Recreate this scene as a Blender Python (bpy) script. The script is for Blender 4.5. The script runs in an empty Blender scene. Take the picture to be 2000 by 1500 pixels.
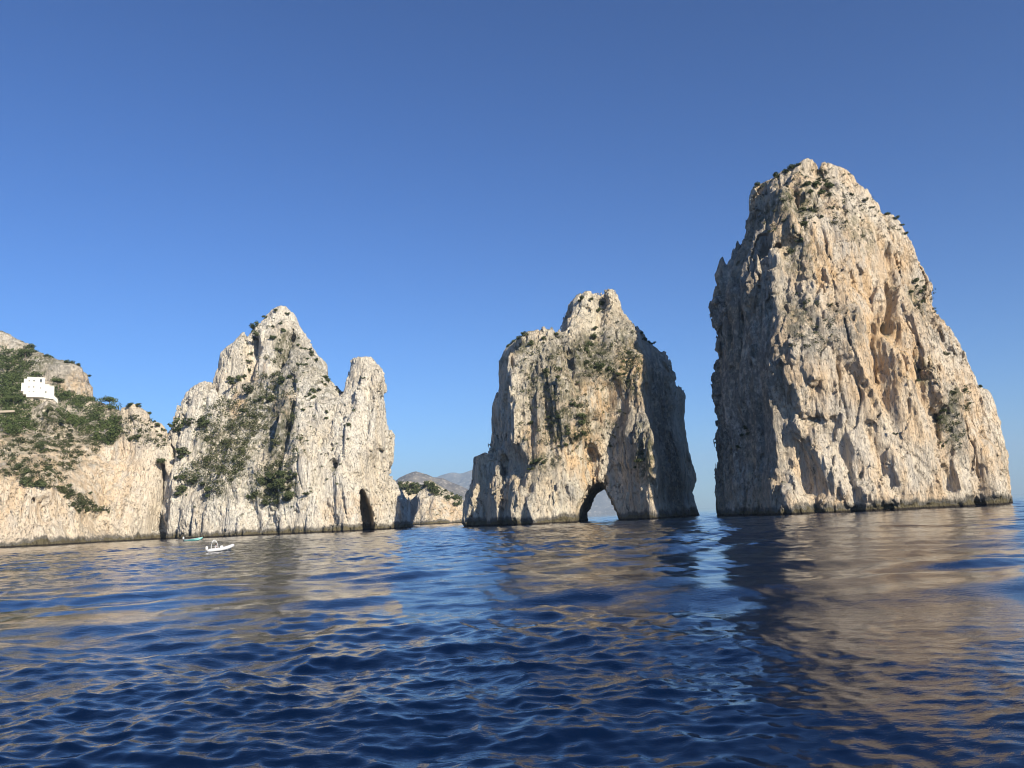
import bpy, bmesh, math, random, time
import numpy as np
from mathutils import Vector, Matrix, Euler
from concurrent.futures import ThreadPoolExecutor
T0 = time.time()
random.seed(7)
SC = bpy.context.scene
COL = SC.collection
R = math.radians

# ------------------------------------------------------------------ camera
CAM_H = 2.7
FPX = 1600.0
PITCH, ROLL = R(9.19), R(-2.62)
cd = bpy.data.cameras.new('camera')
cd.sensor_width = 36.0
cd.lens = 36.0 * FPX / 2000.0
cd.clip_start = 0.2
cd.clip_end = 60000
cam = bpy.data.objects.new('camera', cd)
COL.objects.link(cam)
CM = Matrix.Translation((0, 0, CAM_H)) @ Euler((R(90) + PITCH, 0, 0)).to_matrix().to_4x4() @ Matrix.Rotation(ROLL, 4, 'Z')
cam.matrix_world = CM
SC.camera = cam
CR = np.array(CM.to_3x3())

# ------------------------------------------------------------------ light
SUN_EL, SUN_AZ = R(27), R(35)          # azimuth measured from behind the camera towards the right
sun_vec = Vector((math.sin(SUN_AZ) * math.cos(SUN_EL), -math.cos(SUN_AZ) * math.cos(SUN_EL), math.sin(SUN_EL)))
ld = bpy.data.lights.new('sun', 'SUN')
ld.energy = 5.0
ld.angle = R(0.53)
ld.color = (1.0, 0.90, 0.73)
lo = bpy.data.objects.new('sun', ld)
COL.objects.link(lo)
lo.rotation_euler = sun_vec.to_track_quat('Z', 'Y').to_euler()
lo.location = (60, -80, 120)

W = bpy.data.worlds.new('World')
SC.world = W
W.use_nodes = True
wn = W.node_tree
bg = wn.nodes['Background']
sky = wn.nodes.new('ShaderNodeTexSky')
sky.sky_type = 'NISHITA'
sky.sun_disc = False
sky.sun_elevation = SUN_EL
# Nishita: rotation 0 puts the sun at +Y, positive turns it clockwise seen from above
sky.sun_rotation = math.atan2(sun_vec.x, sun_vec.y)
sky.altitude = 0
sky.air_density = 1.0
sky.dust_density = 0.25
sky.ozone_density = 4.0
tint = wn.nodes.new('ShaderNodeMix'); tint.data_type = 'RGBA'; tint.blend_type = 'MULTIPLY'
tint.inputs[0].default_value = 1.0
tint.inputs[7].default_value = (0.51, 0.80, 1.12, 1)
gam = wn.nodes.new('ShaderNodeGamma'); gam.inputs[1].default_value = 1.26
wn.links.new(sky.outputs[0], gam.inputs[0])
wn.links.new(gam.outputs[0], tint.inputs[6])
wn.links.new(tint.outputs[2], bg.inputs[0])
bg.inputs[1].default_value = 0.05
SC.view_settings.view_transform = 'Standard'
SC.view_settings.look = 'None'
SC.view_settings.exposure = 0.65
SC.view_settings.gamma = 1.0
SC.cycles.max_bounces = 6
SC.cycles.diffuse_bounces = 2
SC.cycles.glossy_bounces = 3
SC.cycles.volume_bounces = 0
SC.cycles.use_denoising = True
SC.cycles.denoising_prefilter = 'ACCURATE'
SC.cycles.filter_width = 1.1

# ------------------------------------------------------------------ helpers
def ray(px, py):
    d = CR @ np.array([(px - 1000) / FPX, (750 - py) / FPX, -1.0])
    return d

def at(px, py, y):
    """point on the pixel's line of sight at distance y into the scene"""
    d = ray(px, py)
    return np.array([0, 0, CAM_H]) + d * (y / d[1])

def tag(o, label=None, cat=None, group=None, kind=None):
    if label: o['label'] = label
    if cat: o['category'] = cat
    if group: o['group'] = group
    if kind: o['kind'] = kind
    return o

def mesh_np(name, V, F, mat=None, smooth=True, loc=(0, 0, 0), parent=None):
    """V (n,3), F (m,k) with constant k"""
    me = bpy.data.meshes.new(name)
    V = np.asarray(V, np.float32) - np.asarray(loc, np.float32)
    F = np.asarray(F, np.int32)
    m, k = F.shape
    me.vertices.add(len(V)); me.vertices.foreach_set('co', V.ravel())
    me.loops.add(m * k); me.loops.foreach_set('vertex_index', F.ravel())
    me.polygons.add(m)
    me.polygons.foreach_set('loop_start', np.arange(0, m * k, k, dtype=np.int32))
    me.polygons.foreach_set('loop_total', np.full(m, k, np.int32))
    me.polygons.foreach_set('use_smooth', np.full(m, smooth))
    me.update(calc_edges=True)
    if mat: me.materials.append(mat)
    o = bpy.data.objects.new(name, me)
    o.location = loc
    COL.objects.link(o)
    if parent: o.parent = parent
    return o

def empty(name, loc, rz=0.0):
    o = bpy.data.objects.new(name, None)
    o.empty_display_size = 0.3
    o.location = loc
    o.rotation_euler = (0, 0, rz)
    COL.objects.link(o)
    return o

POOL = ThreadPoolExecutor(4)
def chunked(fn, P, size=60000):
    parts = [P[i:i + size] for i in range(0, len(P), size)]
    if not parts: return np.zeros(0, np.float32)
    return np.concatenate(list(POOL.map(fn, parts)))

_rs = np.random.RandomState(11)
PERM = _rs.permutation(256).astype(np.int32)
GRAD = _rs.normal(size=(256, 3)).astype(np.float32)
GRAD /= np.linalg.norm(GRAD, axis=1, keepdims=True)
RND = _rs.rand(256, 3).astype(np.float32)
RND2 = _rs.normal(size=(256, 3)).astype(np.float32)

def _hash(ix, iy, iz):
    return PERM[(PERM[(PERM[ix & 255] + iy) & 255] + iz) & 255]

def perlin(p):
    i = np.floor(p).astype(np.int32)
    f = (p - i).astype(np.float32)
    u = f * f * f * (f * (f * 6 - 15) + 10)
    r = 0
    for dx in (0, 1):
        wx = u[:, 0] if dx else 1 - u[:, 0]
        for dy in (0, 1):
            wy = u[:, 1] if dy else 1 - u[:, 1]
            for dz in (0, 1):
                wz = u[:, 2] if dz else 1 - u[:, 2]
                g = GRAD[_hash(i[:, 0] + dx, i[:, 1] + dy, i[:, 2] + dz)]
                r = r + wx * wy * wz * (g[:, 0] * (f[:, 0] - dx) + g[:, 1] * (f[:, 1] - dy) + g[:, 2] * (f[:, 2] - dz))
    return r * 1.5

def fbm(p, n=3, gain=0.5):
    a, r = 1.0, 0
    for k in range(n):
        r = r + a * perlin(p * (2.03 ** k) + 17.3 * k)
        a *= gain
    return r

def ridged(p, n=2):
    a, r = 1.0, 0
    for k in range(n):
        r = r + a * (1 - 2 * np.abs(perlin(p * (2.1 ** k) + 9.1 * k)))
        a *= 0.5
    return r

def facets(p, tilt=0.9):
    """broken-rock noise: every cell is its own tilted plane; also returns the distance to the crack between cells"""
    b = np.floor(p - 0.5).astype(np.int32)
    d1 = np.full(len(p), 99.0, np.float32); d2 = d1.copy(); val = np.zeros(len(p), np.float32)
    for dx in (0, 1):
        for dy in (0, 1):
            for dz in (0, 1):
                h = _hash(b[:, 0] + dx, b[:, 1] + dy, b[:, 2] + dz)
                c = b + np.array([dx, dy, dz]) + 0.5 + (RND[h] - 0.5) * 0.85
                q = p - c
                d = q[:, 0] ** 2 + q[:, 1] ** 2 + q[:, 2] ** 2
                g = RND2[h]
                v = tilt * (q * g).sum(1) + 0.45 * g[:, 0]
                m = d < d1
                d2 = np.where(m, d1, np.minimum(d2, d))
                d1 = np.where(m, d, d1)
                val = np.where(m, v, val)
    crack = np.sqrt(d2) - np.sqrt(d1)
    return val.astype(np.float32), crack.astype(np.float32)

def surface_nets(F, org, h):
    S = F < 0
    n = [s - 1 for s in F.shape]
    c = np.zeros(n, np.uint8)
    for a in (0, 1):
        for b in (0, 1):
            for d in (0, 1):
                c += S[a:a + n[0], b:b + n[1], d:d + n[2]]
    act = (c > 0) & (c < 8)
    ids = np.full(n, -1, np.int32)
    ii = np.argwhere(act).astype(np.int32)
    ids[act] = np.arange(len(ii))
    acc = np.zeros((len(ii), 3), np.float32); cnt = np.zeros(len(ii), np.float32)
    corners = [(a, b, d) for a in (0, 1) for b in (0, 1) for d in (0, 1)]
    vals = {q: F[ii[:, 0] + q[0], ii[:, 1] + q[1], ii[:, 2] + q[2]] for q in corners}
    for q in corners:
        for ax in range(3):
            if q[ax] == 0:
                w = list(q); w[ax] = 1; w = tuple(w)
                fa, fb = vals[q], vals[w]
                m = (fa < 0) != (fb < 0)
                t = np.where(m, fa / np.where(m, fa - fb, 1), 0)
                for k in range(3):
                    acc[:, k] += np.where(m, q[k] + (t if k == ax else 0), 0)
                cnt += m
    V = org + (ii + acc / cnt[:, None]) * h
    faces = []
    for ax in range(3):
        o1, o2 = (ax + 1) % 3, (ax + 2) % 3
        A = [slice(None)] * 3; B = [slice(None)] * 3
        A[ax] = slice(0, -1); B[ax] = slice(1, None)
        m = S[tuple(A)] != S[tuple(B)]
        e = np.argwhere(m).astype(np.int32)
        ok = (e[:, o1] >= 1) & (e[:, o2] >= 1) & (e[:, o1] < n[o1]) & (e[:, o2] < n[o2])
        e = e[ok]
        s = S[e[:, 0], e[:, 1], e[:, 2]]
        def cid(d1, d2):
            q = e.copy(); q[:, o1] -= d1; q[:, o2] -= d2
            return ids[q[:, 0], q[:, 1], q[:, 2]]
        a, b, c_, d = cid(1, 1), cid(0, 1), cid(0, 0), cid(1, 0)
        q = np.stack([a, b, c_, d], 1)
        q[~s] = q[~s][:, ::-1]
        faces.append(q)
    return V, np.concatenate(faces)

def edge_curve(pts, y0, y1, ztop_guess):
    """silhouette pixels -> (z, x/y) arrays; the edge stands at distance y0 at the foot and y1 at the top"""
    zs, ts = [], []
    for px, py in pts:
        y = y0
        for _ in range(3):
            P = at(px, py, y)
            y = y0 + (y1 - y0) * min(max(P[2] / ztop_guess, 0), 1)
        P = at(px, py, y)
        zs.append(P[2]); ts.append(P[0] / P[1])
    zs, ts = np.array(zs), np.array(ts)
    k = np.argsort(zs)
    return zs[k], ts[k]

def poly_sdf(X, Y, poly):
    d = np.full(X.shape, 1e9, np.float32)
    s = np.ones(X.shape, np.float32)
    n = len(poly)
    for i in range(n):
        ax, ay = poly[i]; bx, by = poly[i - 1]
        ex, ey = bx - ax, by - ay
        wx, wy = X - ax, Y - ay
        t = np.clip((wx * ex + wy * ey) / (ex * ex + ey * ey + 1e-9), 0, 1)
        dx, dy = wx - ex * t, wy - ey * t
        d = np.minimum(d, dx * dx + dy * dy)
        c1, c2, c3 = Y >= ay, Y < by, ex * wy > ey * wx
        flip = (c1 & c2 & c3) | (~c1 & ~c2 & ~c3)
        s = np.where(flip, -s, s)
    return s * np.sqrt(d)

class Loft:
    def __init__(self, left, right, yl, yr, keys, round_=0.0):
        zt = max(at(*left[0], yl[1])[2], at(*right[0], yr[1])[2])
        self.L = edge_curve(left, yl[0], yl[1], zt)
        self.Rr = edge_curve(right, yr[0], yr[1], zt)
        self.top = min(self.L[0][-1], self.Rr[0][-1])
        self.keys = keys
        self.round = round_
    def section(self, z):
        tl, tr = np.interp(z, *self.L), np.interp(z, *self.Rr)
        kz = [k[0] for k in self.keys]
        K = np.array([k[1] for k in self.keys], float)     # keys, verts, 2
        s = np.array([np.interp(z, kz, K[:, i, 0]) for i in range(K.shape[1])])
        y = np.array([np.interp(z, kz, K[:, i, 1]) for i in range(K.shape[1])])
        t = tl + s * (tr - tl)
        return list(zip(t * y, y))
    def field(self, xs, ys, zs):
        X, Y = np.meshgrid(xs, ys, indexing='ij')
        def one(z):
            f = poly_sdf(X, Y, self.section(z)) + self.round
            return np.maximum(f, z - self.top).astype(np.float32)
        return np.stack(list(POOL.map(one, zs)), axis=2)

def smin(a, b, k):
    h = np.clip(0.5 + 0.5 * (b - a) / k, 0, 1)
    return b + (a - b) * h - k * h * (1 - h)

def seg_dist(X, Z, pts):
    d = np.full(X.shape, 1e9, np.float32)
    for (ax, az), (bx, bz) in zip(pts[:-1], pts[1:]):
        ex, ez = bx - ax, bz - az
        wx, wz = X - ax, Z - az
        t = np.clip((wx * ex + wz * ez) / (ex * ex + ez * ez + 1e-9), 0, 1)
        d = np.minimum(d, (wx - ex * t) ** 2 + (wz - ez * t) ** 2)
    return np.sqrt(d)

def upsample(F):
    for ax in range(3):
        n = F.shape[ax]
        a = np.take(F, range(n - 1), ax); b = np.take(F, range(1, n), ax)
        shp = list(F.shape); shp[ax] = 2 * n - 1
        G = np.empty(shp, np.float32)
        sl = [slice(None)] * 3; sl[ax] = slice(0, None, 2); G[tuple(sl)] = F
        sl[ax] = slice(1, None, 2); G[tuple(sl)] = (a + b) * 0.5
        F = G
    return F

def big_keep(V, F):
    """keep only the largest connected piece and drop stray crumbs"""
    n = len(V)
    lab = np.arange(n)
    E = np.concatenate([F[:, [0, 1]], F[:, [1, 2]], F[:, [2, 3]]])
    for _ in range(400):
        m = np.minimum(lab[E[:, 0]], lab[E[:, 1]])
        new = lab.copy()
        np.minimum.at(new, E[:, 0], m); np.minimum.at(new, E[:, 1], m)
        new = new[new]
        new = new[new]
        if (new == lab).all(): break
        lab = new
    u, c = np.unique(lab, return_counts=True)
    keep_l = u[c > 0.02 * n]
    ok = np.isin(lab, keep_l)
    remap = np.cumsum(ok) - 1
    F = F[ok[F].all(1)]
    return V[ok], remap[F]

def rock(lofts, box, h, feats=(), carve=None, amp=1.0, blend=3.0, shear=0.0, seed=0.0, fine=1.0, rib=1.0):
    """returns V, F of a solid rock; box = (x0,x1,y0,y1,z0,z1)"""
    H = 2 * h
    xs = np.arange(box[0], box[1], H, dtype=np.float32)
    ys = np.arange(box[2], box[3], H, dtype=np.float32)
    zs = np.arange(box[4], box[5], H, dtype=np.float32)
    F = None
    for L in lofts:
        G = L.field(xs, ys, zs)
        if F is None:
            F = G; TOP = np.full(F.shape, L.top, np.float32)
        else:
            TOP = np.where(G < F, np.float32(L.top), TOP)
            F = smin(F, G, blend)
    idx = np.argwhere(np.abs(F) < 8.5 + 2 * amp)
    P = np.stack([xs[idx[:, 0]], ys[idx[:, 1]], zs[idx[:, 2]]], 1)
    def coarse(p):
        q = p + seed
        qw = q / np.array([17, 17, 34.0])
        w = np.stack([perlin(qw), perlin(qw + 40), 1.5 * perlin(qw + 80)], 1) * 3.2
        q = q + w
        q[:, 0] += shear * q[:, 2]
        d = 1.9 * perlin(q / np.array([24, 24, 44.0]))
        d -= rib * 1.2 * (ridged(q / np.array([10, 10, 62.0]), 2) - 0.7)
        d += rib * 0.6 * (ridged(q / np.array([3.8, 3.8, 30.0]) + 7, 2) - 0.7)
        v, c = facets(q / np.array([8.5, 8.5, 32.0]))
        d += 1.35 * np.clip(v, -1.5, 1.5)
        d -= 1.0 * np.clip(1 - c / 0.10, 0, 1)
        v, c = facets(q / np.array([4.2, 4.2, 17.0]) + 31)
        msk = np.clip(0.55 + 1.5 * perlin(q / np.array([15, 15, 24.0]) + 200), 0.1, 1.25)
        d += 0.66 * msk * np.clip(v, -1.5, 1.5)
        return (d * amp).astype(np.float32)
    dv = chunked(coarse, P)
    dv *= np.clip((TOP[idx[:, 0], idx[:, 1], idx[:, 2]] + 1.5 - P[:, 2]) / 11.0, 0.12, 1)
    for f in feats:
        # (points in pixels, distance, width, depth [, y limit])  depth>0 digs in, <0 bulges out
        pts, y, w, a = f[:4]
        q = [(at(px, py, y)[0], at(px, py, y)[2]) for px, py in pts]
        if len(q) == 1: q = q * 2
        dd = seg_dist(P[:, 0], P[:, 2], q)
        lim = f[4] if len(f) > 4 else y + 22
        wy = np.clip((lim - P[:, 1]) / 8.0, 0, 1)
        dv -= (a * np.exp(-(dd / w) ** 2) * wy).astype(np.float32)
    F[idx[:, 0], idx[:, 1], idx[:, 2]] -= dv
    if carve is not None:
        X, Y, Z = np.meshgrid(xs, ys, zs, indexing='ij')
        F = carve(F, X, Y, Z)
    F = upsample(F)
    o = np.array([xs[0], ys[0], zs[0]], np.float32)
    idx = np.argwhere(np.abs(F) < 1.9)
    P = o + idx * h
    def finef(p):
        q = p + seed * 1.7
        q[:, 0] += shear * q[:, 2]
        q = q + np.stack([perlin(q / 5.0), perlin(q / 5.0 + 40), perlin(q / 5.0 + 80)], 1) * 1.2
        v, c = facets(q / np.array([1.9, 1.9, 5.2]) + 5)
        d = 0.62 * np.clip(v, -1.5, 1.5) - 0.35 * np.clip(1 - c / 0.12, 0, 1)
        d -= 0.8 * np.clip(1 - np.abs(perlin(q / np.array([5, 5, 7]) + 60)) / 0.04, 0, 1)
        d += 0.45 * (ridged(q / np.array([1.35, 1.35, 9.0]), 2) - 0.7)
        d += 0.26 * perlin(q / np.array([1.1, 1.1, 1.6]))
        msk = np.clip(0.55 + 1.5 * perlin(q / np.array([12, 12, 20.0]) + 300), 0.12, 1.2)
        d *= msk
        d -= 1.5 * np.clip(1 - np.abs(perlin(q / np.array([6.5, 6.5, 48]) + 3)) / 0.055, 0, 1)
        return (d * fine).astype(np.float32)
    F[idx[:, 0], idx[:, 1], idx[:, 2]] -= chunked(finef, P.astype(np.float32))
    V, Q = surface_nets(F, o, h)
    V, Q = big_keep(V, Q)
    return V, Q

def zone_attr(o, V, blobs, y):
    """paint the rock's real stains: each blob (channel, px, py, rx, ry, weight)"""
    C = np.zeros((len(V), 4), np.float32); C[:, 3] = 1
    # pixel coordinates of a face plane standing at distance y
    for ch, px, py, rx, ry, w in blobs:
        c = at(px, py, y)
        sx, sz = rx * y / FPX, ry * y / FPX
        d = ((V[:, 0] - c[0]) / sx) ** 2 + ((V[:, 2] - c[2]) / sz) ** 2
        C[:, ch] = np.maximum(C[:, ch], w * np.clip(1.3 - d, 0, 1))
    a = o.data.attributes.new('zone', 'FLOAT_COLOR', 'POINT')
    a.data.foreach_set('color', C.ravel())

# ------------------------------------------------------------------ materials
class NT:
    def __init__(self, name):
        self.m = bpy.data.materials.new(name); self.m.use_nodes = True
        self.t = self.m.node_tree; self.n = self.t.nodes
        self.b = self.n['Principled BSDF']
    def new(self, typ, **kw):
        nd = self.n.new(typ)
        for k, v in kw.items(): setattr(nd, k, v)
        return nd
    def link(self, a, b): self.t.links.new(a, b)
    def noise(self, vec, scale, detail=4, rough=0.55, dist=0.0):
        nd = self.new('ShaderNodeTexNoise')
        nd.inputs['Scale'].default_value = scale; nd.inputs['Detail'].default_value = detail
        nd.inputs['Roughness'].default_value = rough; nd.inputs['Distortion'].default_value = dist
        self.link(vec, nd.inputs['Vector'])
        return nd.outputs[0]
    def scale(self, vec, s, off=(0, 0, 0)):
        nd = self.new('ShaderNodeMapping')
        nd.inputs['Scale'].default_value = s; nd.inputs['Location'].default_value = off
        self.link(vec, nd.inputs[0]); return nd.outputs[0]
    def ramp(self, fac, a, b):
        nd = self.new('ShaderNodeMapRange'); nd.clamp = True
        nd.interpolation_type = 'SMOOTHSTEP'
        self.link(fac, nd.inputs[0])
        nd.inputs[1].default_value = a; nd.inputs[2].default_value = b
        return nd.outputs[0]
    def math(self, op, a, b=None):
        nd = self.new('ShaderNodeMath', operation=op)
        for i, v in enumerate((a, b)):
            if v is None: continue
            if hasattr(v, 'links'): self.link(v, nd.inputs[i])
            else: nd.inputs[i].default_value = v
        return nd.outputs[0]
    def mix(self, fac, a, b):
        nd = self.new('ShaderNodeMix', data_type='RGBA')
        if hasattr(fac, 'links'): self.link(fac, nd.inputs[0])
        else: nd.inputs[0].default_value = fac
        for i, v in ((6, a), (7, b)):
            if hasattr(v, 'links'): self.link(v, nd.inputs[i])
            else: nd.inputs[i].default_value = (*v, 1)
        return nd.outputs[2]

def plain(name, col, rough=0.6, metal=0.0, vary=0.12, scale=3.0):
    t = NT(name)
    tc = t.new('ShaderNodeTexCoord')
    n = t.noise(tc.outputs['Object'], scale, 4)
    c = t.mix(n, tuple(x * (1 - vary) for x in col), tuple(min(1, x * (1 + vary)) for x in col))
    t.link(c, t.b.inputs['Base Color'])
    t.b.inputs['Roughness'].default_value = rough
    t.b.inputs['Metallic'].default_value = metal
    return t.m

def rock_mat(name, light=(0.62, 0.55, 0.44), grey=(0.36, 0.34, 0.31), warm=0.3, scrub=0.5, tide=3.0, dark=0.5, unit=1.0):
    t = NT(name)
    geo = t.new('ShaderNodeNewGeometry')
    P = geo.outputs['Position']
    sep = t.new('ShaderNodeSeparateXYZ'); t.link(P, sep.inputs[0])
    nsep = t.new('ShaderNodeSeparateXYZ'); t.link(geo.outputs['Normal'], nsep.inputs[0])
    zone = t.new('ShaderNodeAttribute', attribute_name='zone')
    zs = t.new('ShaderNodeSeparateColor'); t.link(zone.outputs['Color'], zs.inputs[0])
    big = t.noise(P, 0.045 / unit, 5, 0.6)
    big2 = t.noise(t.scale(P, (1, 1, 0.6), (31, 7, 3)), 0.13 / unit, 5, 0.6)
    streak = t.noise(t.scale(P, (1, 1, 0.12)), 0.42 / unit, 6, 0.65, 0.3)
    streak2 = t.noise(t.scale(P, (1, 1, 0.16), (9, 3, 5)), 1.2 / unit, 5, 0.65, 0.2)
    speck = t.noise(t.scale(P, (1, 1, 0.55)), 0.95 / unit, 5, 0.7)
    # cream limestone, weathered grey in patches and streaks
    c = t.mix(t.ramp(big, 0.42, 0.66), light, tuple(a * b for a, b in zip(light, (0.96, 0.91, 0.84))))
    c = t.mix(t.math('MULTIPLY', t.ramp(big2, 0.48, 0.66), 0.55), c, grey)
    c = t.mix(t.math('MULTIPLY', t.ramp(streak, 0.52, 0.70), 0.6), c, grey)
    c = t.mix(t.math('MULTIPLY', t.ramp(streak2, 0.56, 0.72), dark), c, (0.13, 0.12, 0.105))
    # ochre and rust stains
    o1 = t.math('MULTIPLY', t.ramp(t.noise(t.scale(P, (1, 1, 0.4), (3, 90, 1)), 0.16 / unit, 5, 0.6), 0.44, 0.64), warm)
    o2 = t.math('MULTIPLY', zs.outputs[0], t.ramp(t.noise(t.scale(P, (1, 1, 0.35), (3, 20, 1)), 0.32 / unit, 5, 0.65), 0.36, 0.60))
    c = t.mix(t.math('MAXIMUM', o1, o2), c, (0.70, 0.49, 0.28))
    # grey zones: lichen, plus shade painted into the stacks' unlit sides
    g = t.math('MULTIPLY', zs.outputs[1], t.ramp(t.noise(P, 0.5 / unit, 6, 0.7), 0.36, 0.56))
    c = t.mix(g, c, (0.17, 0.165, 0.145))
    # black pocks and lichen specks
    c = t.mix(t.math('MULTIPLY', t.ramp(speck, 0.60, 0.70), 0.7), c, (0.09, 0.085, 0.07))
    fines = t.noise(t.scale(P, (1, 1, 0.6), (2, 8, 4)), 2.1 / unit, 4, 0.7)
    c = t.mix(t.math('MULTIPLY', t.ramp(fines, 0.585, 0.66), t.math('MULTIPLY', t.ramp(big2, 0.36, 0.56), 0.75)), c, (0.10, 0.095, 0.08))
    lines = t.noise(t.scale(P, (1, 1, 0.045), (50, 3, 5)), 0.8 / unit, 4, 0.6, 0.15)
    c = t.mix(t.math('MULTIPLY', t.ramp(lines, 0.60, 0.67), t.math('MULTIPLY', t.ramp(big, 0.40, 0.60), 0.65)), c, (0.16, 0.15, 0.13))
    # low growth on ledges and in painted zones
    ledge = t.math('MULTIPLY', t.ramp(nsep.outputs[2], 0.45, 0.8), t.ramp(t.noise(P, 0.3 / unit, 5, 0.7), 0.44, 0.60))
    gz = t.math('MULTIPLY', zs.outputs[2], t.ramp(t.noise(t.scale(P, (1, 1, 0.7), (5, 5, 50)), 0.55 / unit, 6, 0.72), 0.42, 0.56))
    grn = t.mix(t.noise(P, 0.8 / unit, 3), (0.075, 0.085, 0.035), (0.16, 0.15, 0.085))
    c = t.mix(t.math('MAXIMUM', t.math('MULTIPLY', ledge, scrub), t.math('MULTIPLY', gz, 0.9)), c, grn)
    # tide band
    if tide:
        zz = t.math('ADD', sep.outputs[2], t.math('MULTIPLY', t.math('SUBTRACT', t.noise(t.scale(P, (1, 1, 0.3)), 0.45, 4), 0.5), 3.6))
        zz = t.math('ADD', zz, t.math('MULTIPLY', t.math('SUBTRACT', t.noise(t.scale(P, (1, 1, 0.1)), 0.07, 3), 0.5), 4.0))
        c = t.mix(t.math('SUBTRACT', 1.0, t.ramp(zz, tide * 0.62, tide)), c, (0.19, 0.175, 0.145))
        c = t.mix(t.math('SUBTRACT', 1.0, t.ramp(zz, tide * 0.38, tide * 0.52)), c, (0.15, 0.128, 0.075))
        c = t.mix(t.math('SUBTRACT', 1.0, t.ramp(sep.outputs[2], 0.35, 0.75)), c, (0.035, 0.028, 0.022))
    t.link(c, t.b.inputs['Base Color'])
    t.b.inputs['Roughness'].default_value = 0.9
    t.b.inputs['Specular IOR Level'].default_value = 0.2
    # relief
    b1 = t.noise(t.scale(P, (1, 1, 0.35)), 0.75 / unit, 8, 0.68, 0.4)
    b2 = t.noise(t.scale(P, (1, 1, 0.14), (7, 7, 7)), 1.5 / unit, 6, 0.65, 0.2)
    hsum = t.math('ADD', b1, t.math('MULTIPLY', b2, 0.8))
    hsum = t.math('SUBTRACT', hsum, t.math('MULTIPLY', t.ramp(speck, 0.58, 0.68), 0.38))
    hsum = t.math('SUBTRACT', hsum, t.math('MULTIPLY', t.ramp(fines, 0.57, 0.64), 0.22))
    bp = t.new('ShaderNodeBump'); bp.inputs['Strength'].default_value = 1.0; bp.inputs['Distance'].default_value = 1.5 * unit
    t.link(hsum, bp.inputs['Height']); t.link(bp.outputs[0], t.b.inputs['Normal'])
    return t.m

def leaf_mat(name, a, b, scale=0.8):
    t = NT(name)
    geo = t.new('ShaderNodeNewGeometry')
    n = t.noise(geo.outputs['Position'], scale, 3)
    oi = t.new('ShaderNodeObjectInfo')
    f = t.math('ADD', t.math('MULTIPLY', t.ramp(n, 0.3, 0.7), 0.6), t.math('MULTIPLY', oi.outputs['Random'], 0.4))
    t.link(t.mix(f, a, b), t.b.inputs['Base Color'])
    t.b.inputs['Roughness'].default_value = 0.75
    t.b.inputs['Specular IOR Level'].default_value = 0.2
    return t.m

M_STACK_R = rock_mat('limestone_ochre', (0.74, 0.65, 0.52), (0.44, 0.41, 0.37), warm=0.6, scrub=0.6)
M_STACK_M = rock_mat('limestone_mottled', (0.72, 0.65, 0.52), (0.36, 0.34, 0.30), warm=0.30, scrub=0.7)
M_STACK_L = rock_mat('limestone_pale', (0.76, 0.71, 0.61), (0.47, 0.44, 0.39), warm=0.12, scrub=0.7, dark=0.4)
M_CLIFF = rock_mat('limestone_cream', (0.78, 0.69, 0.56), (0.50, 0.46, 0.40), warm=0.15, scrub=0.35, dark=0.3)
M_RIDGE = rock_mat('limestone_grey', (0.60, 0.55, 0.47), (0.38, 0.36, 0.32), warm=0.15, scrub=0.8, tide=0)
M_ISLET = rock_mat('limestone_islet', (0.74, 0.67, 0.54), (0.44, 0.41, 0.37), warm=0.25, scrub=0.9, unit=1.3)
M_PINE = leaf_mat('pine_foliage', (0.040, 0.060, 0.018), (0.11, 0.14, 0.045), 0.22)
M_BUSH = leaf_mat('bush_foliage', (0.040, 0.055, 0.022), (0.10, 0.12, 0.05))
M_SCRUB = leaf_mat('scrub_foliage', (0.030, 0.043, 0.017), (0.095, 0.10, 0.042), 0.3)
M_BARK = plain('bark', (0.20, 0.16, 0.12), 0.9, vary=0.3)

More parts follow.
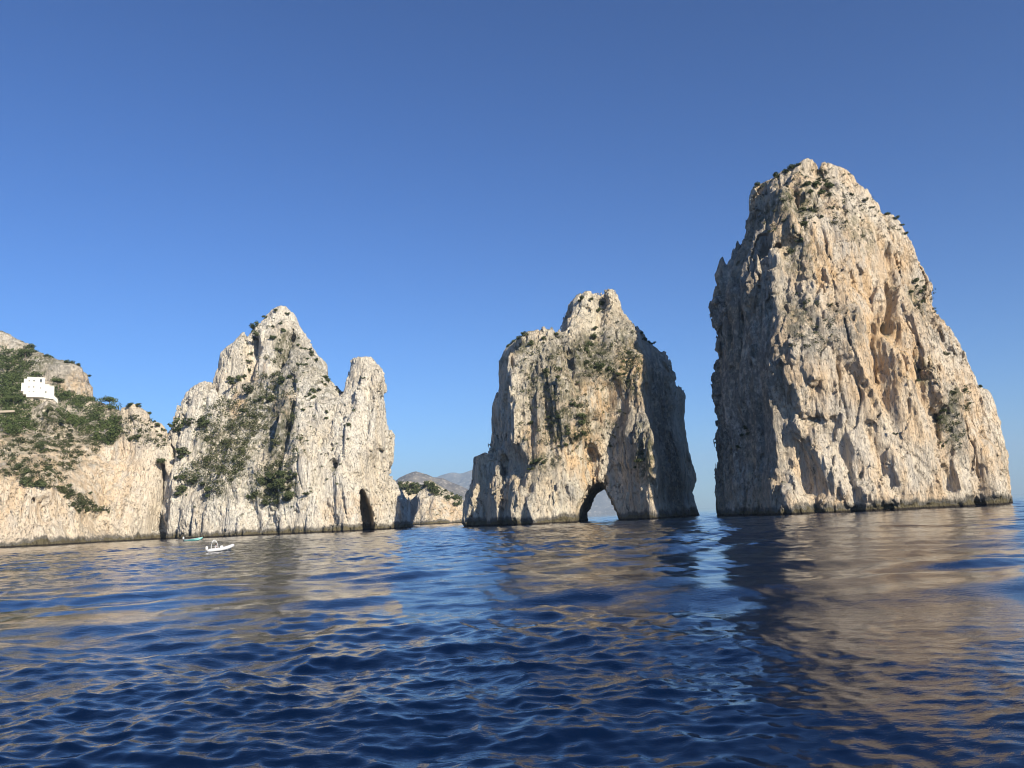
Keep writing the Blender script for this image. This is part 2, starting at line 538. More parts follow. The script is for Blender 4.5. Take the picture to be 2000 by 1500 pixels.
# ------------------------------------------------------------------ water
def build_water():
    rs = np.random.RandomState(5)
    rings = [0.6, 1.5, 3.0, 4.5, 6.0]
    r = 7.0
    while r < 14000:
        rings.append(r)
        r += min(max(0.05, r * r / 2211 * 0.8), max(0.30, 0.30 * (r / 170) ** 2, 0 if r < 1500 else r * 0.06))
    rr = np.array(rings, np.float32)
    fr = np.linspace(-R(39), R(39), 760)
    bk = np.linspace(R(39), R(321), 110)[1:-1]
    th = np.concatenate([fr, bk]).astype(np.float32)
    nr, nt = len(rr), len(th)
    Rg, Tg = np.meshgrid(rr, th, indexing='ij')
    X = Rg * np.sin(Tg); Y = Rg * np.cos(Tg)
    dr = np.gradient(rr)[:, None]
    sp = np.maximum(dr, Rg * (fr[1] - fr[0]))
    sp = np.where(np.abs(Tg) > R(39.5), np.maximum(sp, Rg * 0.045), sp)
    Z = np.zeros_like(X); DX = np.zeros_like(X); DY = np.zeros_like(X)
    P2 = np.stack([X.ravel() / 22, Y.ravel() / 30, np.zeros(X.size)], 1).astype(np.float32)
    patch = chunked(lambda p: fbm(p, 2), P2).reshape(X.shape)
    calm = np.clip(0.95 + 0.75 * patch, 0.3, 1.6)
    # the right side lies in the lee of the tall stack
    calm *= 1.12 - 0.5 * np.clip((Tg / R(25) - 0.25) / 0.5, 0, 1) * (np.abs(Tg) < R(60))
    # calm glassy tongue low in the middle, rougher to the left
    NW = 140
    lam = np.exp(np.linspace(math.log(0.22), math.log(16.0), NW))
    comps = []
    for k, L in enumerate(lam):
        ang = R(205) + rs.normal() * (0.6 if L > 3 else 1.2)      # travelling direction
        slope = 0.025 if L < 1 else (0.0135 if L < 4 else 0.0085)
        comps.append((L, ang, slope * L / (2 * math.pi), rs.rand() * 6.283))
    def one(c):
        L, ang, a, ph = c
        k = 2 * math.pi / L
        fade = np.clip((L / sp - 1.9) / 1.3, 0, 1)
        if fade.max() <= 0: return None
        m = fade[:, 380] > 0
        last = int(np.nonzero(fade.max(1) > 0)[0].max()) + 1
        arg = k * (X[:last] * math.sin(ang) + Y[:last] * math.cos(ang)) + ph
        A = a * fade[:last] * (calm[:last] if L < 3.5 else 1.0)
        s, c_ = np.sin(arg), np.cos(arg)
        return last, A * c_, -A * s * math.sin(ang) * 0.8, -A * s * math.cos(ang) * 0.8
    for res in POOL.map(one, comps):
        if res is None: continue
        l, z, dx, dy = res
        Z[:l] += z; DX[:l] += dx; DY[:l] += dy
    # the curved wash of a passing boat: a few long arcs
    for (cx, cy, rad, L, a, w) in ((-40, 95, 62, 5.5, 0.10, 9), (70, 110, 78, 6.5, 0.09, 12), (30, -30, 62, 4.2, 0.06, 7)):
        q = np.hypot(X - cx, Y - cy)
        fade = np.clip((L / sp - 2.2) / 2, 0, 1)
        Z += a * fade * np.exp(-((q - rad) / w) ** 2) * np.cos(2 * math.pi * (q - rad) / L)
    V = np.stack([X + DX, Y + DY, Z], 2).reshape(-1, 3)
    i = np.arange(nr - 1)[:, None]; j = np.arange(nt)[None, :]
    a = i * nt + j; b = i * nt + (j + 1) % nt
    F = np.stack([a, b, b + nt, a + nt], 2).reshape(-1, 4)[:, ::-1]
    t = NT('sea_water')
    t.b.inputs['Base Color'].default_value = (0.0010, 0.0066, 0.026, 1)
    t.b.inputs['Roughness'].default_value = 0.02
    t.b.inputs['IOR'].default_value = 1.38
    geo = t.new('ShaderNodeNewGeometry'); P = geo.outputs['Position']
    mask = t.ramp(t.noise(P, 0.05, 3), 0.38, 0.62)
    n1 = t.noise(t.scale(P, (1.0, 1.6, 1)), 2.2, 5, 0.62, 0.3)
    n2 = t.noise(t.scale(P, (0.7, 1.5, 1), (4, 2, 0)), 0.55, 4, 0.55)
    n3 = t.noise(t.scale(P, (1.0, 1.5, 1), (9, 1, 0)), 6.5, 3, 0.6, 0.2)
    mask3 = t.ramp(t.noise(t.scale(P, (1, 0.6, 1), (40, 8, 0)), 0.11, 3), 0.35, 0.6)
    hgt = t.math('ADD', t.math('MULTIPLY', n1, t.math('ADD', t.math('MULTIPLY', mask, 0.032), 0.008)), t.math('ADD', t.math('MULTIPLY', n2, 0.035), t.math('MULTIPLY', n3, t.math('ADD', 0.0015, t.math('MULTIPLY', mask3, 0.014)))))
    bp = t.new('ShaderNodeBump'); bp.inputs['Strength'].default_value = 1.0; bp.inputs['Distance'].default_value = 0.55
    t.link(hgt, bp.inputs['Height']); t.link(bp.outputs[0], t.b.inputs['Normal'])
    o = mesh_np('sea', V, F, t.m)
    o['kind'] = 'structure'
    return o
SEA = build_water()
print('water', time.time() - T0)

# ------------------------------------------------------------------ tall right-hand stack
def stack_object(name, V, F, mat, label, blobs, y, cat='sea stack', kind=None):
    loc = (float(V[:, 0].mean()), float(V[:, 1].mean()), 0.0)
    o = mesh_np(name, V, F, mat, True, loc)
    zone_attr(o, V, blobs, y)
    tag(o, label if kind is None else None, cat if kind is None else None, kind=kind)
    if kind: o['label'] = label
    return o

R_left = [(1580,320),(1556,322),(1532,328),(1514,335),(1488,342),(1466,350),(1455,371),(1451,400),(1447,424),(1440,446),(1431,472),(1426,495),(1421,515),(1416,530),(1406,546),(1402,570),(1393,594),(1397,606),(1396,625),(1404,642),(1407,666),(1404,685),(1407,700),(1402,720),(1398,760),(1396,790),(1399,820),(1402,850),(1403,880),(1403,910),(1405,940),(1407,970),(1408,1010)]
R_right = [(1616,320),(1636,323),(1654,330),(1666,338),(1671,354),(1689,369),(1700,381),(1713,393),(1724,410),(1740,422),(1756,433),(1768,450),(1779,464),(1790,481),(1801,500),(1812,524),(1822,545),(1824,575),(1832,600),(1843,620),(1858,640),(1868,660),(1876,682),(1886,690),(1898,722),(1908,752),(1926,763),(1939,780),(1946,804),(1957,838),(1965,862),(1974,887),(1972,912),(1979,942),(1983,968),(1981,990)]
KR = [(0,  [(0,260),(.03,236),(.225,205),(.40,200),(.62,197),(.86,203),(1,214),(.97,245),(.6,276),(.12,284)]),
      (40, [(0,256),(.015,236),(.25,207),(.42,203),(.62,201),(.85,208),(1,219),(.97,245),(.6,272),(.12,282)]),
      (70, [(0,248),(.015,236),(.30,213),(.48,210),(.66,210),(.86,217),(1,223),(.95,248),(.6,266),(.12,275)]),
      (86, [(0,240),(.08,232),(.28,219),(.5,216),(.72,218),(.92,221),(1,226),(.95,250),(.6,262),(.12,264)]),
      (97,[(0,236),(.10,232),(.30,225),(.5,222),(.70,224),(.9,224),(1,228),(.95,246),(.6,256),(.12,254)])]
loR = Loft(R_left, R_right, (262, 228), (214, 226), KR, 0.0)
# buttress on the shaded flank
loRb = Loft([(1462,835),(1448,850),(1440,900),(1430,920),(1426,960),(1424,1008)], [(1466,835),(1476,870),(1482,905),(1488,930),(1492,970),(1490,1008)],
            (238, 246), (232, 244),
            [(0,[(0,240),(.3,230),(.7,228),(1,233),(1,262),(0,262)]), (20,[(0,242),(.3,237),(.7,236),(1,240),(1,262),(0,262)]), (34,[(0,250),(.3,247),(.7,247),(1,250),(1,262),(0,262)])])
feR = [([(1757,545),(1748,580),(1742,612),(1734,640)], 208, 1.3, 7.0),
       ([(1740,650),(1752,676)], 207, 2.4, 4.0),
       ([(1757,480),(1757,540)], 212, 1.6, 2.6),
       ([(1770,600),(1790,700),(1800,760)], 206, 6.5, -2.6),
       ([(1715,650),(1722,700),(1718,760),(1735,840)], 204, 2.2, 2.4),
       ([(1790,700),(1788,770),(1815,810)], 204, 2.2, 2.2),
       ([(1830,810),(1822,870),(1836,930),(1840,985)], 206, 1.5, 1.5),
       ([(1700,560),(1690,640),(1675,720)], 205, 7.0, 2.2),
       ([(1596,350),(1600,375),(1585,420)], 225, 3.0, 2.2),
       ([(1545,480),(1535,540),(1530,600)], 212, 4.0, 3.2),
       ([(1555,620),(1545,680),(1560,730)], 208, 5.0, -2.4),
       ([(1508,395),(1512,450),(1514,490)], 228, 1.8, -3.2),
       ([(1530,420),(1560,430)], 226, 3.5, 2.5),
       ([(1585,880),(1595,930),(1600,955)], 203, 3.0, 3.2),
       ([(1560,830),(1590,880),(1640,960)], 203, 1.7, -2.2),
       ([(1620,850),(1650,890),(1670,930)], 203, 2.0, 2.0),
       ([(1500,960),(1510,1000)], 215, 5.0, -2.6, 250),
       ([(1700,830),(1720,900),(1755,975)], 201, 1.4, 2.2),
       ([(1640,1000),(1800,990),(1970,975)], 200, 1.3, 1.4)]
VR, FR = rock([loR, loRb], (52, 146, 188, 294, -3.5, 112), 0.37, feR, amp=1.0, seed=3.0, blend=3.0)
blR = [(1,1475,700,60,330,.75),(1,1500,560,40,150,.6),(0,1700,620,110,190,0.9),(0,1610,480,30,70,1.0),(0,1620,530,30,40,1.0),(0,1750,700,60,120,1.0),(0,1740,665,18,30,1.0),(0,1900,830,50,110,0.8),(0,1690,760,60,60,.8),  # leading grey blobs: flank lichen, made strong to paint its shade darker
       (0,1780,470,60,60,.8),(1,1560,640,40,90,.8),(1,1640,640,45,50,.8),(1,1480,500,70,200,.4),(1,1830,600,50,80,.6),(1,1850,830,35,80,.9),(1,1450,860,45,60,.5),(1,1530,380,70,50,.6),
       (2,1580,370,60,50,.9),(2,1570,480,35,70,.7),(2,1700,430,50,60,.6),(2,1815,570,30,35,.9),(2,1845,820,25,50,.8),(2,1790,730,15,40,.8),(2,1455,850,14,40,.9),(2,1860,765,25,20,.8),(2,1550,620,30,50,.5)]
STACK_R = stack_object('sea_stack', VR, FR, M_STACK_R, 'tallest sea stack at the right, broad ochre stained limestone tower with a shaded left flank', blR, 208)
print('right', time.time() - T0, len(VR))

# ------------------------------------------------------------------ arched middle stack
M_left = [(1052,645),(1030,651),(1011,657),(994,667),(983,677),(977,692),(972,720),(968,748),(960,769),(953,784),(953,812),(957,840),(956,868),(955,890),(953,905),(945,930),(932,955),(920,975),(912,1000),(908,1030)]
M_right = [(1256,657),(1272,666),(1288,677),(1299,690),(1308,709),(1318,730),(1325,756),(1330,780),(1331,808),(1335,836),(1340,862),(1346,884),(1349,905),(1354,928),(1355,948),(1350,962),(1353,980),(1359,995),(1365,1010)]
KM = [(0,  [(0,288),(.09,272),(.28,245),(.50,249),(.64,254),(.82,246),(.90,262),(1,303),(.88,322),(.45,328),(.1,312)]),
      (25, [(0,292),(.05,280),(.15,259),(.46,251),(.64,255),(.80,251),(.89,268),(1,303),(.88,320),(.45,325),(.1,312)]),
      (45, [(0,296),(.07,280),(.13,262),(.45,254),(.62,258),(.77,258),(.87,276),(1,300),(.88,314),(.45,318),(.1,310)]),
      (66, [(0,292),(.06,280),(.12,272),(.45,268),(.62,269),(.80,271),(.9,280),(1,292),(.88,302),(.45,305),(.1,300)])]
loM = Loft(M_left, M_right, (290, 284), (303, 288), KM, 0.0)
loMt = Loft([(1130,581),(1119,587),(1111,600),(1107,616),(1103,630),(1098,640),(1094,655),(1085,690)],
            [(1176,582),(1181,590),(1185,602),(1204,612),(1222,622),(1234,630),(1239,641),(1250,650),(1262,668),(1280,700)],
            (286, 286), (286, 286), [(50,[(0,284),(.15,268),(.5,264),(.85,268),(1,284),(.8,302),(.2,302)]), (79,[(0,287),(.15,279),(.5,276),(.85,279),(1,287),(.8,297),(.2,297)])], -0.8)
loMs = Loft([(1185,570),(1181,576),(1178,590),(1178,610),(1172,650)], [(1199,570),(1203,576),(1207,592),(1212,606),(1226,640)],
            (280, 280), (280, 280), [(50,[(0,280),(.3,266),(.8,268),(1,280),(.6,292)]), (82,[(0,280),(.3,276),(.8,277),(1,280),(.6,284)])], -0.6)
loMp = Loft([(945,886),(927,891),(924,910),(923,936),(914,955),(906,974),(902,1000),(903,1030)], [(950,886),(958,900),(965,940),(975,1030)],
            (283, 286), (283, 286), [(0,[(0,284),(.3,274),(1,276),(1,298),(.2,296)]), (22,[(0,286),(.3,281),(1,280),(1,296),(.2,293)])])
feM = [([(1166,600),(1160,640),(1150,680)], 277, 3.0, 2.0, 284),
       ([(1172,600),(1170,650),(1172,690)], 275, 1.6, 2.4, 284),
       ([(1150,680),(1140,720)], 266, 5.0, 2.2),
       ([(1112,690),(1118,730),(1126,770)], 262, 1.2, 3.2),
       ([(1090,640),(1092,690)], 272, 2.2, 2.2),
       ([(1160,890),(1185,930),(1215,990)], 255, 8.5, 4.6),
       ([(1155,880),(1160,925)], 253, 3.0, 4.0),
       ([(1180,760),(1195,800),(1190,850)], 258, 5.0, 2.6),
       ([(1170,740),(1165,800)], 257, 3.0, -2.2),
       ([(1192,760),(1192,785)], 258, 3.0, 3.0),
       ([(1262,690),(1256,760),(1257,840),(1262,900)], 256, 3.2, -3.0),
       ([(1262,930),(1268,970),(1276,1005)], 250, 3.8, -3.4),
       ([(1235,850),(1245,900)], 255, 3.5, -1.8),
       ([(1038,700),(1037,800),(1040,880),(1035,960)], 256, 1.0, 1.7),
       ([(1000,690),(1002,780),(1000,860)], 264, 2.4, -2.0),
       ([(970,880),(968,940),(972,1010)], 262, 2.0, -2.4),
       ([(1000,940),(1005,1010)], 256, 2.8, -2.2), ([(1022,900),(1020,1010)], 252, 2.6, 2.4),
       ([(988,900),(985,1000)], 258, 2.0, 2.2),
       ([(1100,1018),(1000,1024)], 248, 1.2, 1.2)]
ARCH = [(at(px, py, 252)[0], at(px, py, 252)[2]) for px, py in [(1124,1060),(1125,1018),(1127,995),(1134,976),(1143,960),(1150,949),(1157,942),(1165,938),(1173,941),(1183,954),(1192,973),(1200,990),(1207,1004),(1210,1018),(1212,1060)]]
def carve_arch(F, X, Y, Z):
    k = np.clip((Y - 252) / 60, -0.2, 1.4)
    xs = X - (Y - 252) * 0.13
    zs = Z + 1.0 * k
    d = poly_sdf(xs, zs, ARCH)
    return np.maximum(F, -d + 0.4).astype(np.float32)
VM, FM = rock([loM, loMt, loMs, loMp], (-28, 84, 232, 336, -3.5, 90), 0.37, feM, carve=carve_arch, amp=0.85, seed=21.0, blend=1.2)
blM = [(1,1315,830,40,220,.75),(0,1170,780,60,60,1.0),(0,1230,740,40,80,1.0),(0,1130,880,50,60,.9),(0,1150,930,25,40,1.0),(0,1060,860,60,60,.7),(0,1245,690,20,50,1.0),(0,1090,760,50,80,.5),(0,1240,920,25,40,.6),  # leading grey blob: lichen that also paints the cast shadow deeper
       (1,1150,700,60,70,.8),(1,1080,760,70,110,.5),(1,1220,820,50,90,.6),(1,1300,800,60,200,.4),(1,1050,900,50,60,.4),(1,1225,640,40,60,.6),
       (2,1155,690,50,50,1.0),(2,1090,740,70,90,.6),(2,1230,700,35,90,.8),(2,1110,830,60,40,.9),(2,1245,890,18,60,1.0),(2,1060,905,30,20,.9),(2,1020,670,50,20,.9),(2,1210,730,30,40,.8),(2,1110,690,40,40,.4)]
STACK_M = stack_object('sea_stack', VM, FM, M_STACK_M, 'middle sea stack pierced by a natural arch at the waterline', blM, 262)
print('middle', time.time() - T0, len(VM))

# ------------------------------------------------------------------ pointed left stack
S_left = [(541,605),(524,612),(513,625),(498,640),(487,657),(478,670),(470,690),(462,720),(440,745),(420,770),(395,790),(370,810),(345,835),(332,860),(328,885),(322,920),(315,960),(308,990),(302,1022),(297,1060)]
S_right = [(560,606),(576,618),(582,635),(592,650),(602,671),(613,691),(631,711),(635,730),(648,748),(656,760),(664,769),(690,790),(720,815),(740,850),(746,900),(750,945),(772,985),(790,1010),(795,1040)]
KS = [(0,  [(0,352),(.10,330),(.28,316),(.45,311),(.62,308),(.84,311),(.95,330),(1,358),(.9,392),(.5,408),(.12,395)]),
      (25, [(0,356),(.10,336),(.28,325),(.45,321),(.62,314),(.84,315),(.95,332),(1,360),(.9,392),(.5,406),(.12,395)]),
      (50, [(0,366),(.10,354),(.28,346),(.48,341),(.64,326),(.84,329),(.95,345),(1,366),(.9,390),(.5,402),(.12,392)]),
      (75, [(0,374),(.12,362),(.30,357),(.48,356),(.68,351),(.84,354),(.95,364),(1,374),(.9,390),(.5,396),(.12,388)]),
      (101,[(0,378),(.12,373),(.30,370),(.48,369),(.68,369),(.84,371),(.95,374),(1,378),(.9,383),(.5,386),(.12,383)])]
loS = Loft(S_left, S_right, (352, 378), (358, 378), KS, -0.2)
# left shoulder of the peak
loSs = Loft([(473,654),(462,664),(448,671),(433,684),(427,700),(425,716),(420,730),(412,744),(405,760),(395,800)], [(478,654),(490,675),(505,720),(520,800)],
            (372, 372), (366, 372), [(40,[(0,372),(.2,356),(.7,352),(1,360),(1,385),(.2,385)]), (88,[(0,374),(.2,368),(.7,366),(1,370),(1,380),(.2,380)])])
# lower left shoulder
loSl = Loft([(402,748),(391,753),(377,760),(363,768),(352,787),(342,807),(333,829),(328,851),(327,880),(322,922),(315,962),(308,992)], [(412,748),(430,770),(450,810),(470,900),(480,990)],
            (352, 368), (352, 362), [(0,[(0,352),(.2,334),(.7,330),(1,330),(1,372),(.2,372)]), (60,[(0,362),(.2,352),(.7,350),(1,356),(1,378),(.2,376)]), (75,[(0,368),(.2,363),(.7,361),(1,364),(1,374),(.2,373)])])
# slim pinnacle wall at the right
loSp = Loft([(693,702),(691,711),(690,731),(688,752),(682,766),(660,790),(640,830),(622,900),(600,1045)],
            [(724,704),(732,712),(741,721),(746,734),(750,756),(752,784),(757,812),(760,840),(762,870),(764,902),(763,928),(770,944),(785,960),(793,977),(799,1000),(805,1022),(807,1045)],
            (330, 338), (372, 346),
            [(0,[(0,318),(.35,304),(.6,310),(.8,326),(1,372),(.8,385),(.1,370)]), (25,[(0,320),(.35,312),(.7,316),(.9,330),(1,362),(.8,375),(.1,365)]), (50,[(0,330),(.35,322),(.8,324),(.93,334),(1,348),(.8,358),(.1,352)]), (68,[(0,338),(.3,333),(.8,334),(.93,340),(1,346),(.8,350),(.1,346)])], -0.7)
feS = [([(493,662),(494,700),(492,742)], 362, 2.0, 6.0), ([(567,662),(560,695),(553,722)], 362, 2.4, 6.5), ([(575,740),(590,780),(586,830),(583,880),(579,925)], 345, 1.6, 4.0),
       ([(548,815),(546,850),(546,885)], 340, 1.4, 3.2), ([(530,650),(540,700),(520,760)], 362, 6.0, -2.0), ([(500,760),(470,830),(430,900)], 345, 11.0, 3.0),
       ([(600,700),(625,800),(640,900)], 340, 12.0, -1.5), ([(505,900),(545,960)], 330, 9.0, 2.4), ([(410,760),(405,830)], 358, 1.2, 2.0), ([(386,850),(400,900)], 345, 2.4, -1.4),
       ([(655,908)], 318, 1.6, 6.5), ([(360,1010),(420,980),(480,1020)], 322, 6, -1.4), ([(490,985),(505,1030)], 318, 2.2, 3.2), ([(470,1000),(450,960)], 320, 1.6, 2.0),
       ([(530,1010),(545,1040)], 316, 2.2, 3.0), ([(715,900),(724,955)], 314, 3.0, 1.6), ([(720,740),(717,800),(722,860)], 326, 1.1, 2.2), ([(303,1026),(318,1046)], 345, 2.5, 5.0, 360), ([(340,1005),(335,1050)], 330, 1.2, 2.5),
       ([(372,1000),(370,1045)], 326, 1.0, 1.8)]
SLIT = [(at(px, py, 308)[0], at(px, py, 308)[2]) for px, py in [(709,1060),(708,1036),(705,1000),(703,970),(706,957),(711,953),(716,960),(724,978),(731,992),(734,1012),(735,1036),(735,1060)]]
def carve_slit(F, X, Y, Z):
    xs = X + (Y - 308) * 0.27
    d = poly_sdf(xs, Z, SLIT)
    d = np.maximum(d, Y - 335)
    return np.maximum(F, -d + 0.2).astype(np.float32)
VS, FS = rock([loS, loSs, loSl, loSp], (-175, -32, 296, 416, -3.5, 110), 0.46, feS, carve=carve_slit, amp=0.9, seed=47.0, shear=0.12, blend=2.5)
blS = [(1,545,830,45,70,.9),(1,540,700,40,80,.7),(1,460,740,30,40,.5),(0,465,700,30,40,.5),(0,545,790,40,40,.7),(0,700,1000,60,40,.5),(0,430,775,25,40,.8),
       (2,490,800,50,90,1.0),(2,430,870,80,80,1.0),(2,550,850,40,80,.7),(2,520,650,30,50,.9),(2,555,955,60,40,1.0),(2,450,950,60,40,.6),(2,585,700,30,50,.5)]
STACK_L = stack_object('sea_stack', VS, FS, M_STACK_L, 'pointed pale sea stack at the left, with a slim pinnacle and a cave slit', blS, 330)
print('left', time.time() - T0, len(VS))

# ------------------------------------------------------------------ headland
HL = -230
HA_r = [(232,800),(262,840),(300,862),(322,885),(326,910),(323,950),(314,985),(306,1005),(299,1030),(298,1062)]
HA_l = [(HL,700),(HL,1100)]
KH = [(0,  [(0,262),(.35,282),(.55,287),(.68,298),(.80,318),(.93,330),(1,346),(1,470),(0,470)]),
      (14, [(0,270),(.35,289),(.55,294),(.68,308),(.80,330),(.93,338),(1,350),(1,470),(0,470)]),
      (27, [(0,278),(.35,295),(.55,302),(.68,322),(.80,340),(.93,343),(1,352),(1,470),(0,470)]),
      (42, [(0,296),(.35,314),(.55,326),(.68,344),(.80,352),(.93,352),(1,358),(1,470),(0,470)]),
      (52, [(0,318),(.35,340),(.55,352),(.68,372),(.80,385),(.93,372),(1,368),(1,470),(0,470)]),
      (62, [(0,360),(.35,385),(.55,398),(.68,408),(.80,412),(.93,412),(1,412),(1,470),(0,470)])]
loH = Loft(HA_l, HA_r, (300, 400), (346, 380), KH)
loHp = Loft([(262,789),(247,787),(236,800),(232,840),(230,900)], [(266,789),(281,800),(292,814),(302,822),(317,827),(326,838),(331,862),(330,900)],
            (352, 358), (350, 356), [(30,[(0,345),(.5,343),(1,350),(1,372),(0,376)]), (60,[(0,354),(.5,352),(1,356),(1,364),(0,368)])])
loHs = Loft([(88,786),(70,800),(58,830),(35,870),(10,930)], [(95,786),(122,800),(145,832),(152,868),(180,930)],
            (350, 378), (350, 378), [(25,[(0,345),(.5,318),(1,340),(1,400),(0,400)]), (72,[(0,380),(.5,374),(1,380),(1,400),(0,400)])])
loHw = Loft([(HL,600),(HL,1000)], [(40,725),(95,752),(150,768),(184,780),(214,790),(238,800),(262,830),(300,880)],
            (420, 440), (410, 432), [(40,[(0,392),(.5,398),(1,400),(1,480),(0,480)]), (62,[(0,402),(.5,410),(1,416),(1,480),(0,480)]), (90,[(0,440),(.5,442),(1,442),(1,480),(0,480)])])
feH = [([(150,880),(200,960),(250,1000)], 330, 12, 2.2), ([(60,930),(130,960),(180,1000),(215,1010)], 315, 5, -2.2), ([(305,910),(315,980),(300,1040)], 345, 2.5, 4.5, 362),
       ([(100,800),(140,860),(140,900)], 345, 3, 1.5), ([(60,1010),(85,990)], 292, 4, 2.0), ([(292,820),(290,850)], 352, 1.2, 2.5)]
VH, FH = rock([loH, loHp, loHs, loHw], (-352, -134, 256, 486, -3.5, 108), 0.62, feH, amp=1.15, seed=77.0, blend=4.0, rib=1.0)
blH = [(0,190,940,110,110,.55),(0,70,880,30,40,.7),(0,60,990,60,60,.4),(1,20,700,40,40,.5),(2,60,860,100,60,.9),(2,100,780,140,50,1.0),(2,40,930,70,25,.8),(2,130,930,60,25,.5)]
CLIFF = stack_object('cliff', VH, FH, M_CLIFF, 'cream limestone sea cliff of the headland at the left edge', blH, 345, kind='structure')
print('headland', time.time() - T0, len(VH))
loB = Loft([(HL,500),(HL,1000)], [(0,640),(20,649),(50,673),(80,685),(105,695),(133,705),(150,712),(163,725),(172,737),(178,755),(182,775),(186,800),(190,860)],
           (490, 500), (480, 500), [(40,[(0,455),(.6,462),(.9,470),(1,482),(1,540),(0,540)]), (90,[(0,465),(.6,472),(.9,478),(1,486),(1,530),(0,530)]), (125,[(0,488),(.6,492),(.9,496),(1,500),(1,520),(0,520)])])
VB, FB = rock([loB], (-420, -205, 445, 545, 30, 160), 0.8, (), amp=1.5, seed=99.0, fine=1.3)
blB = [(1,90,730,60,50,.5),(2,40,700,60,40,1.0),(2,20,760,60,40,1.0),(2,90,690,60,12,.8),(0,140,760,30,50,.6)]
RIDGE = stack_object('hill', VB, FB, M_RIDGE, 'grey rocky ridge of the headland above the pine wood', blB, 480, kind='structure')
print('ridge', time.time() - T0, len(VB))

# ------------------------------------------------------------------ low islet and far hills
YI = 600
loI1 = Loft([(838,938),(829,944),(824,952),(815,975),(806,1000),(800,1026)], [(841,938),(849,943),(859,949),(868,954),(879,962),(890,966),(898,972),(907,980),(918,995),(925,1025)],
            (590, 600), (605, 605), [(0,[(0,585),(.3,572),(.8,580),(1,600),(1,650),(.2,650)]), (28,[(0,600),(.3,594),(.8,598),(1,604),(1,625),(.2,625)])])
loI2 = Loft([(790,940),(776,943),(765,950),(750,970),(740,1026)], [(804,940),(816,945),(822,952),(826,970),(828,1026)],
            (625, 625), (625, 625), [(0,[(0,625),(.4,605),(1,612),(1,650),(.2,650)]), (28,[(0,625),(.4,618),(1,622),(1,640),(.2,640)])])
VI, FI = rock([loI1, loI2], (-112, -18, 560, 665, -4, 38), 0.85, [([(838,960),(840,1010)], 585, 2.0, 3.0), ([(812,985),(803,1015)], 600, 3.0, 5.0)], amp=0.9, seed=130.0, blend=2.5, fine=0.8)
ISLET = stack_object('islet', VI, FI, M_ISLET, 'low rocky islet with green top seen in the gap behind the pointed stack', [(2,800,950,40,14,1.0),(2,845,945,16,14,1.0),(0,870,1000,40,30,.7)], 595, cat='islet')
print('islet', time.time() - T0, len(VI))

def hill(name, prof, y0, depth, nx, ny, rough, col_a, col_b, label, seed):
    xs0 = at(*prof[0], y0)[0]; xs1 = at(*prof[-1], y0)[0]
    px = np.array([at(a, b, y0)[0] for a, b in prof]); pz = np.array([at(a, b, y0)[2] for a, b in prof])
    X, Yv = np.meshgrid(np.linspace(xs0, xs1, nx), np.linspace(-1, 1, ny), indexing='ij')
    base = np.interp(X, px, pz)
    P = np.stack([X.ravel() / rough, (Yv * depth).ravel() / rough, np.full(X.size, seed)], 1).astype(np.float32)
    n = chunked(lambda p: ridged(p, 2) * 0.6 + fbm(p * 2, 4) * 0.5, P).reshape(X.shape)
    prof_y = np.clip(1 - np.abs(Yv), 0, 1) ** 0.9
    Z = base * prof_y * (1 + 0.16 * n * (1 - prof_y ** 6)) + base * 0.012 * n - 6 * (1 - prof_y)
    V = np.stack([X, y0 + Yv * depth, Z], 2).reshape(-1, 3)
    i = np.arange(nx - 1)[:, None]; j = np.arange(ny - 1)[None, :]
    a = i * ny + j
    F = np.stack([a, a + ny, a + ny + 1, a + 1], 2).reshape(-1, 4)
    t = NT(name + '_slopes')
    geo = t.new('ShaderNodeNewGeometry'); P_ = geo.outputs['Position']
    c = t.mix(t.ramp(t.noise(P_, 4.0 / rough, 6, 0.65), 0.4, 0.6), col_a, col_b)
    c = t.mix(t.ramp(t.noise(P_, 16.0 / rough, 4, 0.6), 0.56, 0.66), c, (0.42, 0.38, 0.31))
    t.link(c, t.b.inputs['Base Color']); t.b.inputs['Roughness'].default_value = 0.95
    o = mesh_np(name, V, F, t.m)
    o['kind'] = 'structure'; o['label'] = label
    return o
hill('hill', [(690,1013),(735,970),(768,943),(780,933),(795,927),(806,923),(813,921),(825,924),(833,926),(846,932),(865,933),(880,941),(896,948),(915,956),(945,972),(980,990),(1015,1008)], 3600, 420, 220, 60, 220,
     (0.10, 0.09, 0.075), (0.17, 0.15, 0.125), 'brown hazy headland far behind the islet', 3.0)
hill('hill', [(800,985),(840,938),(860,929),(880,924),(890,923),(900,925),(911,922),(925,917),(960,905),(1010,893),(1060,898),(1110,912),(1160,935),(1205,946),(1240,962),(1290,985),(1325,997)], 11500, 1500, 200, 60, 600,
     (0.10, 0.10, 0.07), (0.17, 0.16, 0.12), 'faint blue mountain range on the horizon', 8.0)
#<PLANTS
# ------------------------------------------------------------------ plants
bpy.context.view_layer.update()
HOSTS = [STACK_R, STACK_M, STACK_L, CLIFF, RIDGE, ISLET]
def hit(px, py, hosts=HOSTS):
    d = Vector(ray(px, py)).normalized()
    best = None
    for o in hosts:
        org = Vector((0, 0, CAM_H)) - o.location
        ok, p, n, _ = o.ray_cast(org, d)
        if ok:
            p = p + o.location
            dist = (p - Vector((0, 0, CAM_H))).length
            if best is None or dist < best[2]: best = (p, n, dist, o)
    return best
def hit_near(px, py, hosts=HOSTS):
    for k in range(0, 26):
        for ox in ((0,) if k == 0 else (0, -0.6 * k, 0.6 * k)):
            b = hit(px + ox, py + k, hosts)
            if b: return b
    return None

